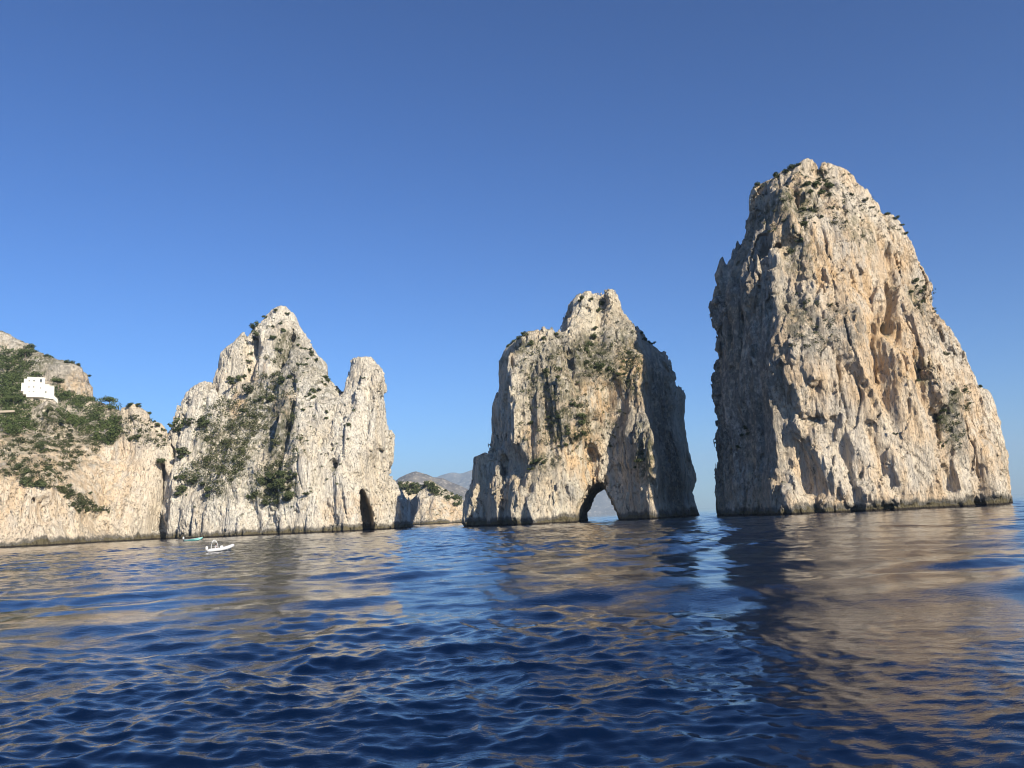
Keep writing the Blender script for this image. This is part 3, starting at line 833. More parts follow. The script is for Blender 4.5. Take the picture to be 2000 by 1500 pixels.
def leaf_cloud(rs, lumps, per, leaf, flat=0.5):
    """many small leaf clumps spread over and inside a set of lumps (centre, radii)"""
    Vs = []
    for c, r in lumps:
        n = per
        u = rs.normal(size=(n, 3)); u /= np.linalg.norm(u, axis=1, keepdims=True)
        rad = rs.uniform(0.55, 1.08, n)[:, None]
        p = np.array(c) + u * np.array(r) * rad
        nn = u + rs.normal(size=(n, 3)) * 0.7 + np.array([0, 0, flat])
        nn /= np.linalg.norm(nn, axis=1, keepdims=True)
        a = np.cross(nn, rs.normal(size=(n, 3))); a /= np.linalg.norm(a, axis=1, keepdims=True)
        b = np.cross(nn, a)
        s = (leaf * rs.uniform(0.6, 1.4, n))[:, None]
        e = rs.uniform(0.35, 0.7, n)[:, None]
        Vs.append(np.stack([p - a * s, p - b * s * e, p + a * s, p + b * s * e], 1))
    V = np.concatenate(Vs).reshape(-1, 3)
    F = np.arange(len(V)).reshape(-1, 4)
    return V, F

def lump_set(rs, n, spread, size, zlo, zhi):
    return [((rs.uniform(-1, 1) * spread, rs.uniform(-1, 1) * spread, rs.uniform(zlo, zhi)),
             (size * rs.uniform(.6, 1.15), size * rs.uniform(.6, 1.15), size * rs.uniform(.45, .8))) for _ in range(n)]

def make_bush(i):
    """unit bush, about 2 m across, standing on z=0"""
    rs = np.random.RandomState(200 + i)
    V, F = leaf_cloud(rs, lump_set(rs, 7, .62, .48, 0.15, .75), 60, .13)
    me = mesh_np('shrub', V, F, M_BUSH, False)
    d = me.data
    bpy.data.objects.remove(me)
    return d
BUSHES = [make_bush(i) for i in range(5)]

def place_bush(p, n, size, label, group, name='shrub', host=None):
    o = bpy.data.objects.new(name, random.choice(BUSHES))
    COL.objects.link(o)
    s = size / 2
    o.scale = (s * random.uniform(.9, 1.25), s * random.uniform(.8, 1.1), s * random.uniform(.7, 1.05))
    o.rotation_euler = (random.uniform(-.2, .2), random.uniform(-.2, .2), random.uniform(0, 6.28))
    o.location = p - Vector((0, 0, .22 * size)) + Vector((n.x, n.y, 0)) * size * .20
    tag(o, label, 'shrub', group)
    return o

SH = [
 (STACK_R, 'big dark evergreen bush hanging just below the summit of the tallest stack', None, [(1610,352,26)]),
 (STACK_R, 'green bush on the crown of the tallest stack', 1, [(1588,360,15),(1574,358,13),(1598,376,14),(1622,362,15),(1583,374,11)]),
 (STACK_R, 'small bush on the left shoulder of the tallest stack', 1, [(1547,327,12),(1522,342,12),(1536,334,9),(1560,322,8),(1478,360,10)]),
 (STACK_R, 'low bush under the summit gully, tallest stack', 1, [(1585,410,14),(1570,408,12),(1597,424,10),(1560,470,12),(1548,490,12),(1571,438,10)]),
 (STACK_R, 'small bush on the right skyline of the tallest stack', 1, [(1733,414,8),(1748,424,10),(1760,440,6),(1690,392,8),(1701,405,8),(1772,452,6)]),
 (STACK_R, 'round dark bush beside the deep cleft of the tallest stack', None, [(1808,560,10)]),
 (STACK_R, 'grey green tuft right of the cleft of the tallest stack', 1, [(1784,548,9),(1775,570,8),(1797,570,7)]),
 (STACK_R, 'green tuft on the shaded flank, tallest stack', 1, [(1457,835,9),(1450,850,8),(1444,872,8),(1462,846,6)]),
 (STACK_R, 'grey tuft on the right buttress of the tallest stack', 1, [(1842,800,9),(1836,815,8),(1860,765,10),(1883,760,8),(1795,722,8),(1790,742,7),(1748,846,6),(1846,690,8),(1912,754,7)]),
 (STACK_M, 'dark bush on the left shoulder of the arched stack', 1, [(1001,662,14),(1013,656,13),(1025,652,12),(990,668,10)]),
 (STACK_M, 'small bush on the rim left of the middle tower', 1, [(1042,668,9),(1062,660,9),(1088,652,8),(1036,672,8)]),
 (STACK_M, 'low bush on the flat tower top of the middle stack', 1, [(1139,582,10),(1152,585,8),(1131,587,7)]),
 (STACK_M, 'dark bush in the summit gully of the middle stack', 1, [(1172,592,11),(1166,605,9),(1160,640,9),(1156,658,12),(1150,670,13),(1144,684,12)]),
 (STACK_M, 'green bush on the upper ledge, middle stack', 1, [(1176,716,15),(1190,719,14),(1164,711,13),(1146,706,12),(1204,730,10)]),
 (STACK_M, 'bush on the right skyline of the middle stack', 1, [(1252,650,9),(1258,662,8),(1275,666,9),(1241,640,7),(1267,668,6)]),
 (STACK_M, 'isolated dark bush on the upper left face of the middle stack', None, [(1067,724,13)]),
 (STACK_M, 'green tuft on the mid face of the middle stack', 1, [(1095,720,10),(1092,736,10),(1091,814,11),(1073,816,9),(1034,825,9),(1118,788,9),(1110,846,9),(1125,792,8)]),
 (STACK_M, 'dark bush above the arch of the middle stack', 1, [(1130,812,14),(1134,824,13),(1137,845,12),(1127,852,10),(1104,868,8)]),
 (STACK_M, 'green tuft hanging right of the arch of the middle stack', 1, [(1250,885,12),(1256,897,11),(1246,900,10),(1240,912,8),(1230,690,10),(1222,705,10),(1214,730,10),(1226,745,8)]),
 (STACK_M, 'low bush left of the arch of the middle stack', 1, [(1052,897,12),(1062,902,11),(1044,903,10),(1038,915,8)]),
 (STACK_L, 'dark bush on the summit slope of the pointed stack', 1, [(503,637,15),(519,620,8),(530,637,10),(556,645,9),(547,632,8),(535,660,10),(506,652,13),(500,662,10),(541,606,7),(560,612,7)]),
 (STACK_L, 'small bush on the right side of the pointed stack peak', 1, [(584,674,7),(592,680,7),(602,682,7),(610,693,9),(615,702,9),(597,700,7),(583,712,8),(595,712,8),(545,682,11),(607,688,8)]),
 (STACK_L, 'dark bush on the ridge above the notch, pointed stack', 1, [(632,736,10),(640,744,11),(628,746,10),(634,752,7)]),
 (STACK_L, 'dark bush below the ridge left of the pinnacle', 1, [(614,763,12),(606,770,10),(612,775,9),(600,773,7),(622,760,8)]),
 (STACK_L, 'small bush in the notch beside the pinnacle', 1, [(660,765,7),(667,767,7),(656,762,6)]),
 (STACK_L, 'dark bush under the left shoulder of the pointed stack', 1, [(453,738,13),(465,740,14),(472,736,12),(458,746,12),(486,690,8),(486,706,8),(484,722,8)]),
 (STACK_L, 'large bright green pine bush in the middle of the pointed stack', None, [(493,760,22)]),
 (STACK_L, 'bush on the central ledges of the pointed stack', 1, [(515,776,12),(526,779,13),(537,776,10),(556,740,13),(564,734,12),(548,748,11),(504,782,9),(480,800,12),(497,812,12),(590,800,8),(575,812,7)]),
 (STACK_L, 'large dark green pine on the left edge of the pointed stack', None, [(358,826,28)]),
 (STACK_L, 'wide evergreen bush beside the large pine on the pointed stack', 1, [(378,822,20),(395,820,20),(405,828,16),(345,838,12)]),
 (STACK_L, 'round bright bush on the lower left of the pointed stack', None, [(363,880,20)]),
 (STACK_L, 'low bush on the lower left slope of the pointed stack', 1, [(352,892,14),(356,955,17),(350,962,12),(345,934,9),(362,930,10),(372,940,12),(385,935,12),(400,945,12),(412,955,14),(410,968,9)]),
 (STACK_L, 'dark evergreen in the big clump low on the pointed stack', 1, [(520,938,17),(535,930,17),(548,926,19),(562,922,20),(573,930,18),(548,944,18),(532,952,16),(562,952,20),(572,966,17),(556,972,15),(540,978,15),(526,980,13),(500,962,14),(492,970,12),(540,962,14)]),
 (STACK_L, 'lone bush on the pale right face of the pointed stack', 1, [(596,964,11),(640,804,7),(681,828,8),(672,830,5),(636,816,6),(709,738,6),(655,905,5)]),
 (CLIFF, 'dark bush on the lower shelf of the headland cliff', 1, [(66,946,22),(56,935,15),(78,942,15),(50,920,16),(40,910,14),(88,915,12),(98,920,14),(130,948,9),(172,962,7)]),
 (CLIFF, 'bush on the rocky spur below the villa', 1, [(92,808,18),(104,800,13),(112,822,12),(125,812,10),(70,870,16),(85,880,16),(98,868,13),(78,852,12),(145,862,12),(132,850,9)]),
 (CLIFF, 'bush on the pinnacles at the headland right end', 1, [(256,788,10),(266,790,9),(290,805,9),(296,822,8),(308,828,9),(318,838,8),(312,850,7),(269,852,15),(253,858,10),(320,900,14),(274,842,7)]),
 (RIDGE, 'dark bush on the skyline of the grey ridge', 1, [(57,678,14),(66,684,10),(90,693,9),(100,696,8),(136,706,9),(143,708,7),(154,712,6),(171,733,6)]),
 (ISLET, 'dark tree clump on top of the islet', 1, [(838,946,15),(843,954,13),(848,961,11),(831,948,9)]),
 (ISLET, 'green bush on the islet slope', 1, [(780,948,11),(790,950,10),(801,946,12),(812,950,10),(798,963,10),(812,960,10),(885,972,9),(893,972,8),(890,983,9),(868,957,6),(822,955,8)]),
]
ORD = ['leftmost', 'second from left', 'third from left', 'fourth from left', 'fifth from left', 'sixth from left', 'seventh from left', 'eighth from left']
ORR = ['rightmost', 'second from right', 'third from right', 'fourth from right', 'fifth from right', 'sixth from right', 'seventh from right', 'eighth from right']
for host, label, grp, pts in SH:
    group = None
    if grp:
        group = label.replace(' bush ', ' bushes ').replace(' tuft ', ' tufts ').replace(' clump ', ' clumps ').replace(' evergreen in', ' evergreens in')
    pts = sorted(pts)
    for k, (px, py, w) in enumerate(pts):
        b = hit_near(px, py, [host])
        if not b: continue
        size = w * b[2] / FPX * 1.6
        lab = label
        if grp:
            q = ORD[k] if k < (len(pts) + 1) // 2 else ORR[len(pts) - 1 - k]
            if len(pts) % 2 and k == len(pts) // 2: q = 'middle one'
            lab = q + ' of the ' + group
        place_bush(b[0], b[1], size, lab, group)

# ---- masses nobody could count: scrub and pine wood
def mass(name, label, hosts, polys, n, smin_, smax_, mat, per, leaf, seed, need_up=None):
    rs = np.random.RandomState(seed)
    Vs, off = [], 0
    for poly, share in polys:
        xs = [p[0] for p in poly]; ys = [p[1] for p in poly]
        made = 0; tries = 0
        pa = np.array(poly, float)
        while made < int(n * share) and tries < n * 8:
            tries += 1
            x, y = rs.uniform(min(xs), max(xs)), rs.uniform(min(ys), max(ys))
            if poly_sdf(np.array([x]), np.array([y]), poly)[0] > 0: continue
            b = hit(x, y, hosts)
            if not b: continue
            if need_up is not None and b[1].z < need_up + rs.normal() * .15: continue
            s = rs.uniform(smin_, smax_)
            k = rs.randint(2, 5)
            lumps = [((rs.uniform(-.5, .5) * s, rs.uniform(-.5, .5) * s, rs.uniform(0, .5) * s), (s * .5, s * .5, s * .36)) for _ in range(k)]
            V, _ = leaf_cloud(rs, lumps, per, leaf)
            Vs.append(V + np.array(b[0]) + np.array([0, 0, -.1 * s]))
            made += 1
    V = np.concatenate(Vs)
    loc = (float(V[:, 0].mean()), float(V[:, 1].mean()), float(V[:, 2].min()))
    o = mesh_np(name, V, np.arange(len(V)).reshape(-1, 4), mat, False, loc)
    o['kind'] = 'stuff'; o['label'] = label
    return o
mass('scrub', 'low maquis scrub on the left slope of the pointed stack', [STACK_L],
     [([(398,800),(470,760),(500,800),(505,860),(480,905),(430,900),(400,870),(385,840)], .42), ([(350,930),(400,890),(480,900),(470,940),(430,965),(380,950)], .25),
      ([(505,905),(580,900),(582,975),(520,985),(490,960)], .12), ([(500,700),(580,700),(590,900),(520,900),(490,780)], .21)], 360, 1.8, 5.2, M_SCRUB, 24, .32, 1)
mass('scrub', 'thin scrub tufts scattered over the pointed stack', [STACK_L], [([(340,800),(480,640),(560,610),(640,740),(700,800),(660,960),(560,1000),(340,990)], 1)], 150, .5, 1.3, M_BUSH, 12, .2, 2)
mass('scrub', 'scattered scrub tufts over the face of the middle stack', [STACK_M],
     [([(1000,670),(1090,660),(1180,600),(1250,660),(1250,760),(1180,900),(1040,920),(1000,800)], .6), ([(1130,670),(1250,680),(1250,760),(1140,740)], .25), ([(1060,800),(1150,790),(1150,860),(1060,870)], .15)], 380, .8, 2.4, M_SCRUB, 16, .2, 3)
mass('scrub', 'scattered scrub tufts over the tallest stack', [STACK_R],
     [([(1470,360),(1590,320),(1660,340),(1770,460),(1690,470),(1600,430),(1540,480),(1480,440)], .55), ([(1540,560),(1640,600),(1640,680),(1540,700)], .15), ([(1770,540),(1830,540),(1830,620),(1790,620)], .1), ([(1830,780),(1900,750),(1880,880),(1830,880)], .2)], 280, .6, 1.7, M_SCRUB, 16, .17, 4)
mass('scrub', 'maquis scrub over the headland cliff ledges', [CLIFF],
     [([(0,810),(150,810),(240,860),(150,900),(120,960),(0,930)], .7), ([(240,800),(320,840),(320,880),(240,860)], .1), ([(100,940),(215,1000),(150,1000)], .2)], 480, .9, 3.6, M_SCRUB, 20, .3, 5)
mass('wood', 'dense pine wood on the slope behind the headland cliff', [CLIFF],
     [([(148,772),(184,764),(216,780),(236,795),(236,850),(215,870),(170,850),(120,815),(115,775)], .48), ([(0,770),(60,790),(70,830),(45,850),(0,845)], .32), ([(0,700),(80,745),(110,775),(60,790),(0,780)], .20)], 170, 3.6, 7.0, M_PINE, 60, .42, 6)
mass('wood', 'pine wood at the foot of the grey ridge', [RIDGE, CLIFF],
     [([(0,680),(50,690),(75,735),(60,750),(0,790)], .8), ([(100,740),(130,770),(150,785),(110,780)], .2)], 95, 3.6, 6.5, M_PINE, 60, .45, 7)
mass('scrub', 'green scrub covering the top of the islet', [ISLET], [([(765,943),(822,945),(822,965),(775,962)], .5), ([(828,940),(905,975),(900,990),(840,960)], .5)], 90, 1.8, 3.4, M_BUSH, 26, .45, 8)

# ---- pines one can tell apart
def make_pine(label, px, py, h, w, lift=0.0, host=None):
    b = hit_near(px, py, host or [CLIFF, RIDGE])
    if not b: return
    rs = np.random.RandomState(int(px * 7 + py))
    root = empty('pine_tree', b[0] - Vector((0, 0, .4)))
    tag(root, label, 'pine tree')
    lumps = [((math.cos(a) * w * .30 * q, math.sin(a) * w * .30 * q, h - w * .16 + rs.uniform(-.08, .08) * w), (w * .26, w * .26, w * .15)) for a, q in [(0, 0)] + [(k * .9, 1) for k in range(7)]]
    V, F = leaf_cloud(rs, lumps, 110, .32)
    mesh_np('crown', V, F, M_PINE, False, parent=root)
    bm = bmesh.new()
    def limb(p, q, r0, r1):
        d = (q - p); L = d.length
        m = Matrix.Translation((p + q) / 2) @ d.to_track_quat('Z', 'Y').to_matrix().to_4x4()
        bmesh.ops.create_cone(bm, segments=8, radius1=r0, radius2=r1, depth=L, matrix=m, cap_ends=True)
    top = Vector((.15, 0, h * .62))
    limb(Vector((0, 0, -.5)), top, .28, .2)
    for k in range(5):
        a = k * 1.3
        limb(top, Vector((math.cos(a) * w * .25, math.sin(a) * w * .25, h - w * .2)), .15, .05)
    me = bpy.data.meshes.new('trunk'); bm.to_mesh(me); bm.free(); me.materials.append(M_BARK)
    o = bpy.data.objects.new('trunk', me); COL.objects.link(o); o.parent = root
make_pine('umbrella pine with a bare pale trunk directly below the white villa', 77, 785, 6.5, 5.5)
make_pine('spreading pine standing against the right wall of the white villa', 113, 768, 8, 6)
make_pine('wide round pine on the slope to the lower left of the villa', 26, 795, 7, 9)
make_pine('dark pine at the upper left corner of the villa slope', 48, 712, 10, 8)
make_pine('flat topped pine above the left end of the amphitheatre cliff', 213, 800, 7, 8)
#PLANTS>
#<BOATS
# ------------------------------------------------------------------ villa
M_WHITE = plain('white_plaster', (0.66, 0.64, 0.57), 0.8, vary=0.04)
M_PANE = plain('window_dark', (0.05, 0.055, 0.06), 0.2)
M_STONE = plain('pale_masonry', (0.42, 0.36, 0.28), 0.9, vary=0.2)
def add_box(bm, x0, x1, y0, y1, z0, z1, bev=0.0):
    v = [bm.verts.new(p) for p in ((x0,y0,z0),(x1,y0,z0),(x1,y1,z0),(x0,y1,z0),(x0,y0,z1),(x1,y0,z1),(x1,y1,z1),(x0,y1,z1))]
    fs = [bm.faces.new([v[i] for i in f]) for f in ((0,3,2,1),(4,5,6,7),(0,1,5,4),(1,2,6,5),(2,3,7,6),(3,0,4,7))]
    if bev:
        bmesh.ops.bevel(bm, geom=list({e for f in fs for e in f.edges}), offset=bev, segments=2, affect='EDGES')
def bm_obj(name, bm, mat, parent=None, smooth=False):
    bmesh.ops.recalc_face_normals(bm, faces=bm.faces)
    me = bpy.data.meshes.new(name); bm.to_mesh(me); bm.free()
    me.materials.append(mat)
    if smooth: me.polygons.foreach_set('use_smooth', [True] * len(me.polygons))
    o = bpy.data.objects.new(name, me); COL.objects.link(o)
    if parent: o.parent = parent
    return o
YV = 384.0
c0 = at(72, 772, YV)
VTH = math.atan2(-c0[0], YV)
villa = empty('villa', Vector(c0), VTH)
tag(villa, 'white flat roofed villa perched on the rocks above the pine wood', 'villa')
u = YV / FPX           # metres per photo pixel at the villa
def px2(px, py):
    p = at(px, py, YV) - c0
    return p[0] * math.cos(VTH), p[2] / 1.0
blocks = [(53, 87, 739, 770, 0, 5), (60, 78, 737.2, 745, 1, 4), (47, 55, 741, 766, 1, 5), (42, 49, 749, 760, 1.5, 5), (84, 96, 750, 771, 0.6, 4), (94, 106, 752, 771, 1.0, 4)]
bm = bmesh.new()
for i, (a, b, t_, bt, yo, dp) in enumerate(blocks):
    x0, z1 = px2(a, t_); x1, z0 = px2(b, bt)
    add_box(bm, x0, x1, yo + .02 * i, yo + dp, z0 - 1.2, z1)
add_box(bm, *[px2(74, 738)[0], px2(75.6, 738)[0]], 1.5, 2.1, px2(74, 738)[1] - .5, px2(74, 735.6)[1])
bm_obj('wall', bm, M_WHITE, villa)
bm = bmesh.new()
for a, b, t_, yo in ((53, 87, 739, 0), (84, 96, 750, .6), (94, 106, 752, 1.0)):
    x0, z0 = px2(a, t_); x1, _ = px2(b, t_)
    add_box(bm, x0 - .06, x1 + .06, yo - .07, yo + .22, z0 + .003, z0 + .32)
bm_obj('parapet', bm, M_WHITE, villa)
bm = bmesh.new()
xa, za = px2(88, 750); xb, _ = px2(94, 750)
for x in (xa, xb):
    for y in (1.0, 3.0): add_box(bm, x - .07, x + .07, y - .07, y + .07, za, za + 1.7)
for y in (1.0, 2.0, 3.0): add_box(bm, xa - .3, xb + .3, y - .06, y + .06, za + 1.703, za + 1.83)
bm_obj('pergola', bm, M_STONE, villa)
for (wx, wy, ww, wh, yo) in [(80,743,1.7,3.0,0),(66.5,744,1.4,1.2,0),(57,745,.9,1.2,0),(56.6,757,.8,1.5,0),(66,756,.9,1.6,0),(79.5,757,.6,1.5,0),(65.6,765,1.2,.7,0),(57,765.5,1.0,.5,0),(89.5,764,1.3,1.4,.6),(94.5,765,.8,.9,1.2),(98,766,.6,.8,1.2),(104.5,760,.4,1.0,1.2)]:
    x, z = px2(wx, wy)
    w_ = ww * u * 2.0; h_ = wh * u * 2.2
    bm = bmesh.new(); add_box(bm, x - w_ / 2, x + w_ / 2, yo - .05, yo + .12, z - h_ / 2, z + h_ / 2)
    win = bm_obj('window', bm, M_PANE, villa)
    bm = bmesh.new(); add_box(bm, x - w_ / 2 - .1, x + w_ / 2 + .1, yo - .14, yo - .01, z - h_ / 2 - .14, z - h_ / 2 - .003)
    bm_obj('sill', bm, M_WHITE, win)
bm = bmesh.new()
for k in range(9):
    x, z = px2(105 + k * .9, 769.5 + k * .75)
    add_box(bm, x, x + .9 * u + .01 * k, .6, 2.4, z - 2.0, z)
bm_obj('staircase', bm, M_WHITE, villa)
wl = at(12, 803, 372)
bm = bmesh.new(); add_box(bm, -6, 3.6, 0, .8, -.55, .4, .06)
o = bm_obj('retaining_wall', bm, M_STONE); o.location = wl
tag(o, 'pale stone retaining wall on the wooded slope at the left edge', 'wall')

# ------------------------------------------------------------------ boats
M_HULLW = plain('white_gelcoat', (0.62, 0.62, 0.61), 0.35, vary=0.04)
M_TUBE = plain('white_rubber', (0.60, 0.60, 0.60), 0.5, vary=0.04)
M_TURQ = plain('turquoise_paint', (0.16, 0.55, 0.52), 0.4)
M_DARKT = plain('dark_trim', (0.03, 0.035, 0.045), 0.4)
M_NAVY = plain('navy_cushion', (0.02, 0.04, 0.10), 0.8)
M_SKIN = plain('skin', (0.42, 0.24, 0.16), 0.6)
M_HAIR = plain('hair', (0.03, 0.02, 0.015), 0.7)
M_SHIRT = plain('pale_shirt', (0.65, 0.60, 0.58), 0.8)
M_SHORT = plain('dark_shorts', (0.05, 0.06, 0.09), 0.8)
M_WOOD = plain('varnished_wood', (0.35, 0.18, 0.08), 0.4)

def tube(bm, pts, rads, seg=12, close=True):
    rings = []
    n = len(pts)
    pts = [Vector(p) for p in pts]
    for i, p in enumerate(pts):
        d = (pts[min(i + 1, n - 1)] - pts[max(i - 1, 0)]).normalized()
        up = Vector((0, 0, 1)) if abs(d.z) < .9 else Vector((0, 1, 0))
        a = d.cross(up).normalized(); b = a.cross(d)
        r = rads[i] if hasattr(rads, '__len__') else rads
        rings.append([bm.verts.new(p + (a * math.cos(t) + b * math.sin(t)) * r) for t in [2 * math.pi * k / seg for k in range(seg)]])
    for q, w in zip(rings[:-1], rings[1:]):
        for k in range(seg):
            bm.faces.new((q[k], q[(k + 1) % seg], w[(k + 1) % seg], w[k]))
    if close:
        bm.faces.new(rings[0]); bm.faces.new(rings[-1][::-1])

def hull_mesh(bm, L, B, D, rise, stern=0.8, zt=0.0, n=14):
    """open boat hull, bow at +x; returns nothing; sheer rises to the bow"""
    rows = []
    for i in range(n + 1):
        s = i / n
        x = -L / 2 + L * s
        hb = B / 2 * (stern + (1 - stern) * min(1, s / .4)) * (1 - max(0, (s - .45) / .55) ** 2.2)
        zs = zt + rise * s ** 2.2
        kz = zt - D + (D * .75 + rise) * max(0, (s - .72) / .28) ** 2
        row = []
        for k in range(9):
            a = (k - 4) / 4
            y = hb * (math.copysign(abs(a) ** .75, a))
            z = kz + (zs - kz) * abs(a) ** 2.0
            row.append(bm.verts.new((x, y, z)))
        rows.append(row)
    for a, b in zip(rows[:-1], rows[1:]):
        for k in range(8):
            bm.faces.new((a[k], b[k], b[k + 1], a[k + 1]))
    bm.faces.new(rows[0])
    return rows

def make_person(loc, rz, label, shirt=M_SHIRT, scale=1.0, seat=.0):
    """seated figure, one continuous skinned body with head, hands holding the wheel in front"""
    J = {'pelvis': (0,0,.48), 'waist': (-.02,0,.66), 'chest': (0,0,.88), 'neck': (.02,0,1.04), 'head0': (.04,0,1.12), 'head1': (.05,0,1.24),
         'ls': (0,.18,.96), 'le': (.12,.24,.72), 'lh': (.36,.16,.78), 'rs': (0,-.18,.96), 're': (.12,-.24,.72), 'rh': (.36,-.16,.78),
         'lhip': (.04,.10,.47), 'lk': (.42,.13,.50), 'la': (.44,.12,.08), 'lt': (.60,.13,.05),
         'rhip': (.04,-.10,.47), 'rk': (.42,-.13,.50), 'ra': (.44,-.12,.08), 'rt': (.60,-.13,.05)}
    RD = {'pelvis': .15, 'waist': .13, 'chest': .145, 'neck': .06, 'head0': .085, 'head1': .095, 'ls': .065, 'le': .045, 'lh': .035, 'rs': .065, 're': .045, 'rh': .035,
          'lhip': .09, 'lk': .065, 'la': .045, 'lt': .035, 'rhip': .09, 'rk': .065, 'ra': .045, 'rt': .035}
    E = [('pelvis','waist'),('waist','chest'),('chest','neck'),('neck','head0'),('head0','head1'),('chest','ls'),('ls','le'),('le','lh'),('chest','rs'),('rs','re'),('re','rh'),
         ('pelvis','lhip'),('lhip','lk'),('lk','la'),('la','lt'),('pelvis','rhip'),('rhip','rk'),('rk','ra'),('ra','rt')]
    # five separate fingers on each hand
    for sd, h in (('l', 'lh'), ('r', 'rh')):
        hx, hy, hz = J[h]
        for q in range(4):
            J[f'{sd}f{q}'] = (hx + .05, hy + (q - 1.5) * .02, hz + .005); J[f'{sd}g{q}'] = (hx + .085 - .006 * abs(q - 1), hy + (q - 1.5) * .021, hz - .03)
            RD[f'{sd}f{q}'] = .010; RD[f'{sd}g{q}'] = .008
            E += [(h, f'{sd}f{q}'), (f'{sd}f{q}', f'{sd}g{q}')]
        s = -1 if sd == 'l' else 1
        J[f'{sd}th'] = (hx + .03, hy + s * .045, hz - .01); RD[f'{sd}th'] = .010; E.append((h, f'{sd}th'))
    names = list(J)
    me = bpy.data.meshes.new('person')
    me.from_pydata([J[k] for k in names], [(names.index(a), names.index(b)) for a, b in E], [])
    o = bpy.data.objects.new('person', me); COL.objects.link(o)
    sk = o.modifiers.new('skin', 'SKIN')
    if not me.skin_vertices: me.skin_vertices.new(name='')
    for i, k in enumerate(names):
        me.skin_vertices[0].data[i].radius = (RD[k], RD[k])
        me.skin_vertices[0].data[i].use_root = (k == 'pelvis')
    ss = o.modifiers.new('sub', 'SUBSURF'); ss.levels = 1; ss.render_levels = 2
    me.materials.append(M_SKIN)
    o.location = loc; o.rotation_euler = (0, 0, rz); o.scale = (scale,) * 3
    tag(o, label, 'person')
    # shirt, shorts, hair as clothing over the body
    bm = bmesh.new()
    tube(bm, [(-.01,0,.50),(-.02,0,.62),(-.01,0,.76),(0,0,.90),(.01,0,1.0)], [.175,.165,.175,.19,.09], 14)
    for s in (1, -1): tube(bm, [(0, s*.12, .95), (.03, s*.2, .90), (.08, s*.235, .80)], [.09,.078,.07], 10)
    bm_obj('shirt', bm, shirt, o, True)
    bm = bmesh.new()
    for s in (1, -1): tube(bm, [(-.05, s*.08, .46), (.12, s*.11, .47), (.30, s*.125, .485)], [.13,.115,.095], 10)
    bm_obj('shorts', bm, M_SHORT, o, True)
    bm = bmesh.new()
    bmesh.ops.create_uvsphere(bm, u_segments=12, v_segments=8, radius=.115, matrix=Matrix.Translation((.025, 0, 1.245)) @ Matrix.Diagonal((1.0, .92, .95, 1)))
    bm_obj('hair', bm, M_HAIR, o, True)
    return o

# inflatable boat under the cliff
YB = 106.0
pb = at(431, 1072.5, YB)
rib = empty('inflatable_boat', Vector((pb[0], pb[1], 0.02)), R(24))
rib.rotation_euler = (0, R(-4), R(20)); rib.scale = (.82, .82, .92)
tag(rib, 'small white inflatable motor boat with a white roll bar, bow to the right', 'boat')
bm = bmesh.new()
path, rad = [], []
for s in np.linspace(0, 1, 15):
    if s < .6: x, y = -2.0 + s / .6 * 2.6, -.78
    else:
        a = (s - .6) / .4 * math.pi / 2; x, y = .6 + math.sin(a) * 1.25, -.78 * math.cos(a)
    path.append((x, y, .30 + .30 * max(0, (x + .2) / 2.0) ** 1.8)); rad.append(.12 + .11 * min(1, s / .10))
full = path + [(x, -y, z) for x, y, z in path[::-1][1:]]
tube(bm, full, rad + rad[::-1][1:], 14)
bm_obj('pontoon', bm, M_TUBE, rib, True)
bm = bmesh.new(); hull_mesh(bm, 3.6, 1.35, .38, .36, .9, .22); bm_obj('hull', bm, M_HULLW, rib, True)
bm = bmesh.new(); add_box(bm, -1.75, 1.1, -.55, .55, .08, .13); bm_obj('deck', bm, M_HULLW, rib)
bm = bmesh.new()
arch = [(-1.35, -.72, .42), (-1.30, -.70, .95), (-1.15, -.62, 1.38), (-.95, -.40, 1.58), (-.85, 0, 1.64), (-.95, .40, 1.58), (-1.15, .62, 1.38), (-1.30, .70, .95), (-1.35, .72, .42)]
tube(bm, arch, .06, 10)
f = [(-.35, -.72, .42), (-.38, -.68, .95), (-.50, -.58, 1.36), (-.72, -.36, 1.57), (-.85, 0, 1.64), (-.72, .36, 1.57), (-.50, .58, 1.36), (-.38, .68, .95), (-.35, .72, .42)]
tube(bm, f, .055, 10)
for a, b in ((arch[3], f[3]), (arch[5], f[5]), (arch[2], f[2]), (arch[6], f[6])): tube(bm, [a, b], .035, 8)
bm_obj('roll_bar', bm, M_HULLW, rib, True)
bm = bmesh.new(); add_box(bm, -1.05, -.72, -.42, .42, 1.575, 1.605); bm_obj('sunshade', bm, M_TUBE, rib)
bm = bmesh.new(); add_box(bm, -.05, .42, -.32, .32, .13, .78, .07); con = bm_obj('console', bm, M_HULLW, rib)
bm = bmesh.new(); add_box(bm, .10, .14, -.28, .28, .78, 1.04, .01); bm_obj('windscreen', bm, M_DARKT, con)
bm = bmesh.new()
ring = [(-.14 + .03 * math.sin(t), .15 * math.cos(t), .78 + .15 * math.sin(t)) for t in np.linspace(0, 2 * math.pi, 17)]
tube(bm, ring, .014, 6); bm_obj('steering_wheel', bm, M_DARKT, con)
bm = bmesh.new(); add_box(bm, -.98, -.50, -.38, .38, .13, .44, .05); bm_obj('seat', bm, M_HULLW, rib)
bm = bmesh.new(); add_box(bm, .58, 1.05, -.35, .35, .13, .50, .05); bm_obj('cushion', bm, M_NAVY, rib)
bm = bmesh.new(); add_box(bm, -2.15, -1.80, -.16, .16, .40, .92, .07); mo = bm_obj('outboard_motor', bm, M_HULLW, rib)
bm = bmesh.new(); add_box(bm, -2.04, -1.90, -.06, .06, -.35, .398); bm_obj('motor_leg', bm, M_DARKT, mo)
q = rib.rotation_euler.to_matrix()
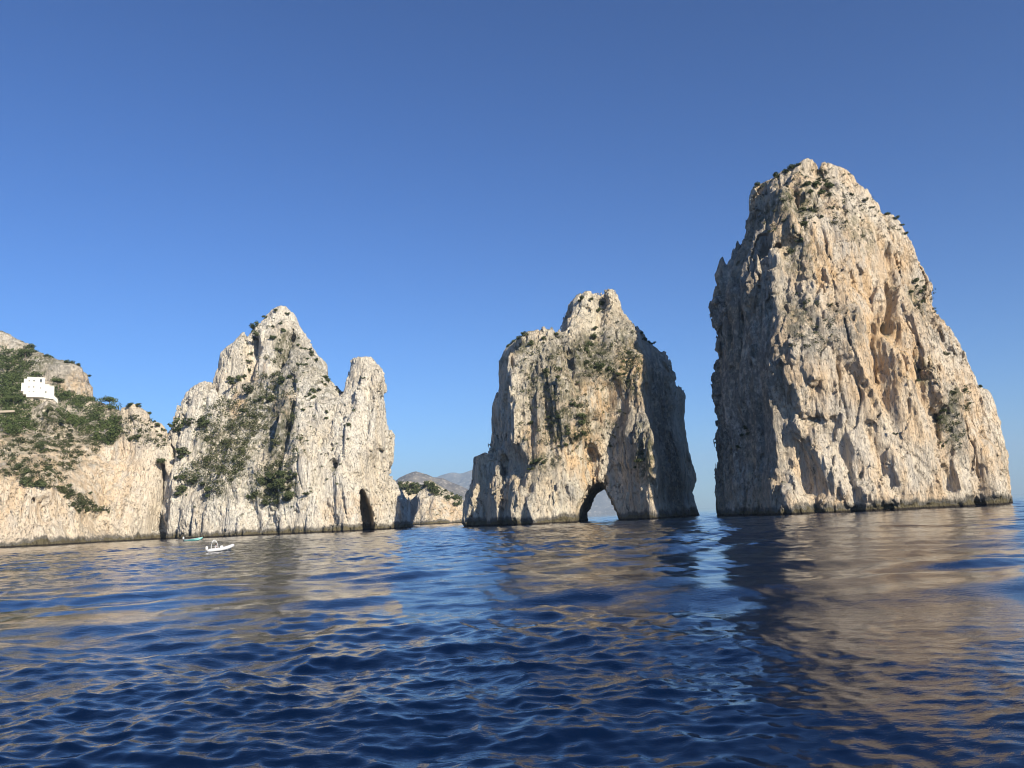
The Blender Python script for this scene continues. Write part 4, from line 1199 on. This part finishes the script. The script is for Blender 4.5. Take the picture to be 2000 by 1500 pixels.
make_person(rib.location + q @ Vector((-.58, 0.0, -.06)), R(20), 'person in a pale shirt sitting at the wheel of the white inflatable boat', scale=.85)

# turquoise boat close under the rock
YT = 236.0
pt = at(378, 1054.5, YT)
gz = empty('motor_boat', Vector((pt[0], pt[1], .05)), R(8))
tag(gz, 'turquoise open boat with a white motor moored close under the pointed stack', 'boat')
bm = bmesh.new(); hull_mesh(bm, 5.0, 1.8, .55, .42, .8, .45); bm_obj('hull', bm, M_TURQ, gz, True)
bm = bmesh.new(); add_box(bm, -2.3, 1.6, -.68, .68, .22, .27); bm_obj('deck', bm, M_HULLW, gz)
bm = bmesh.new(); add_box(bm, .7, 1.95, -.5, .5, .40, .62, .06); bm_obj('foredeck', bm, M_HULLW, gz)
for x in (-1.4, -.3):
    bm = bmesh.new(); add_box(bm, x, x + .32, -.74, .74, .44, .50, .02); bm_obj('thwart', bm, M_WOOD, gz)
rl = []
for s in (-1, 1):
    bm = bmesh.new()
    tube(bm, [(-2.5, s * .74, .47), (-1.2, s * .89, .47), (0, s * .88, .55), (1.2, s * .66, .70), (2.1, s * .28, .85), (2.48, s * .02, .92)], .045, 8)
    bm_obj('gunwale', bm, M_HULLW, gz, True)
bm = bmesh.new(); add_box(bm, -2.95, -2.55, -.18, .18, .55, 1.25, .08); mo = bm_obj('outboard_motor', bm, M_HULLW, gz)
bm = bmesh.new(); add_box(bm, -2.82, -2.66, -.06, .06, -.3, .548); bm_obj('motor_leg', bm, M_DARKT, mo)
#BOATS>
#<HAZE
# ------------------------------------------------------------------ haze
bm = bmesh.new()
add_box(bm, -14500, 14500, -14500, 14500, -3, 860)
hz = bpy.data.materials.new('haze_air'); hz.use_nodes = True
hn = hz.node_tree; hn.nodes.remove(hn.nodes['Principled BSDF'])
pv = hn.nodes.new('ShaderNodeVolumePrincipled')
pv.inputs['Color'].default_value = (0.58, 0.76, 1.0, 1)
pv.inputs['Density'].default_value = 0.00008
pv.inputs['Anisotropy'].default_value = 0.0
hn.links.new(pv.outputs[0], hn.nodes['Material Output'].inputs['Volume'])
ho = bm_obj('haze', bm, hz); ho['kind'] = 'stuff'; ho['label'] = 'pale sea haze'
#HAZE>
print('total script', time.time() - T0)
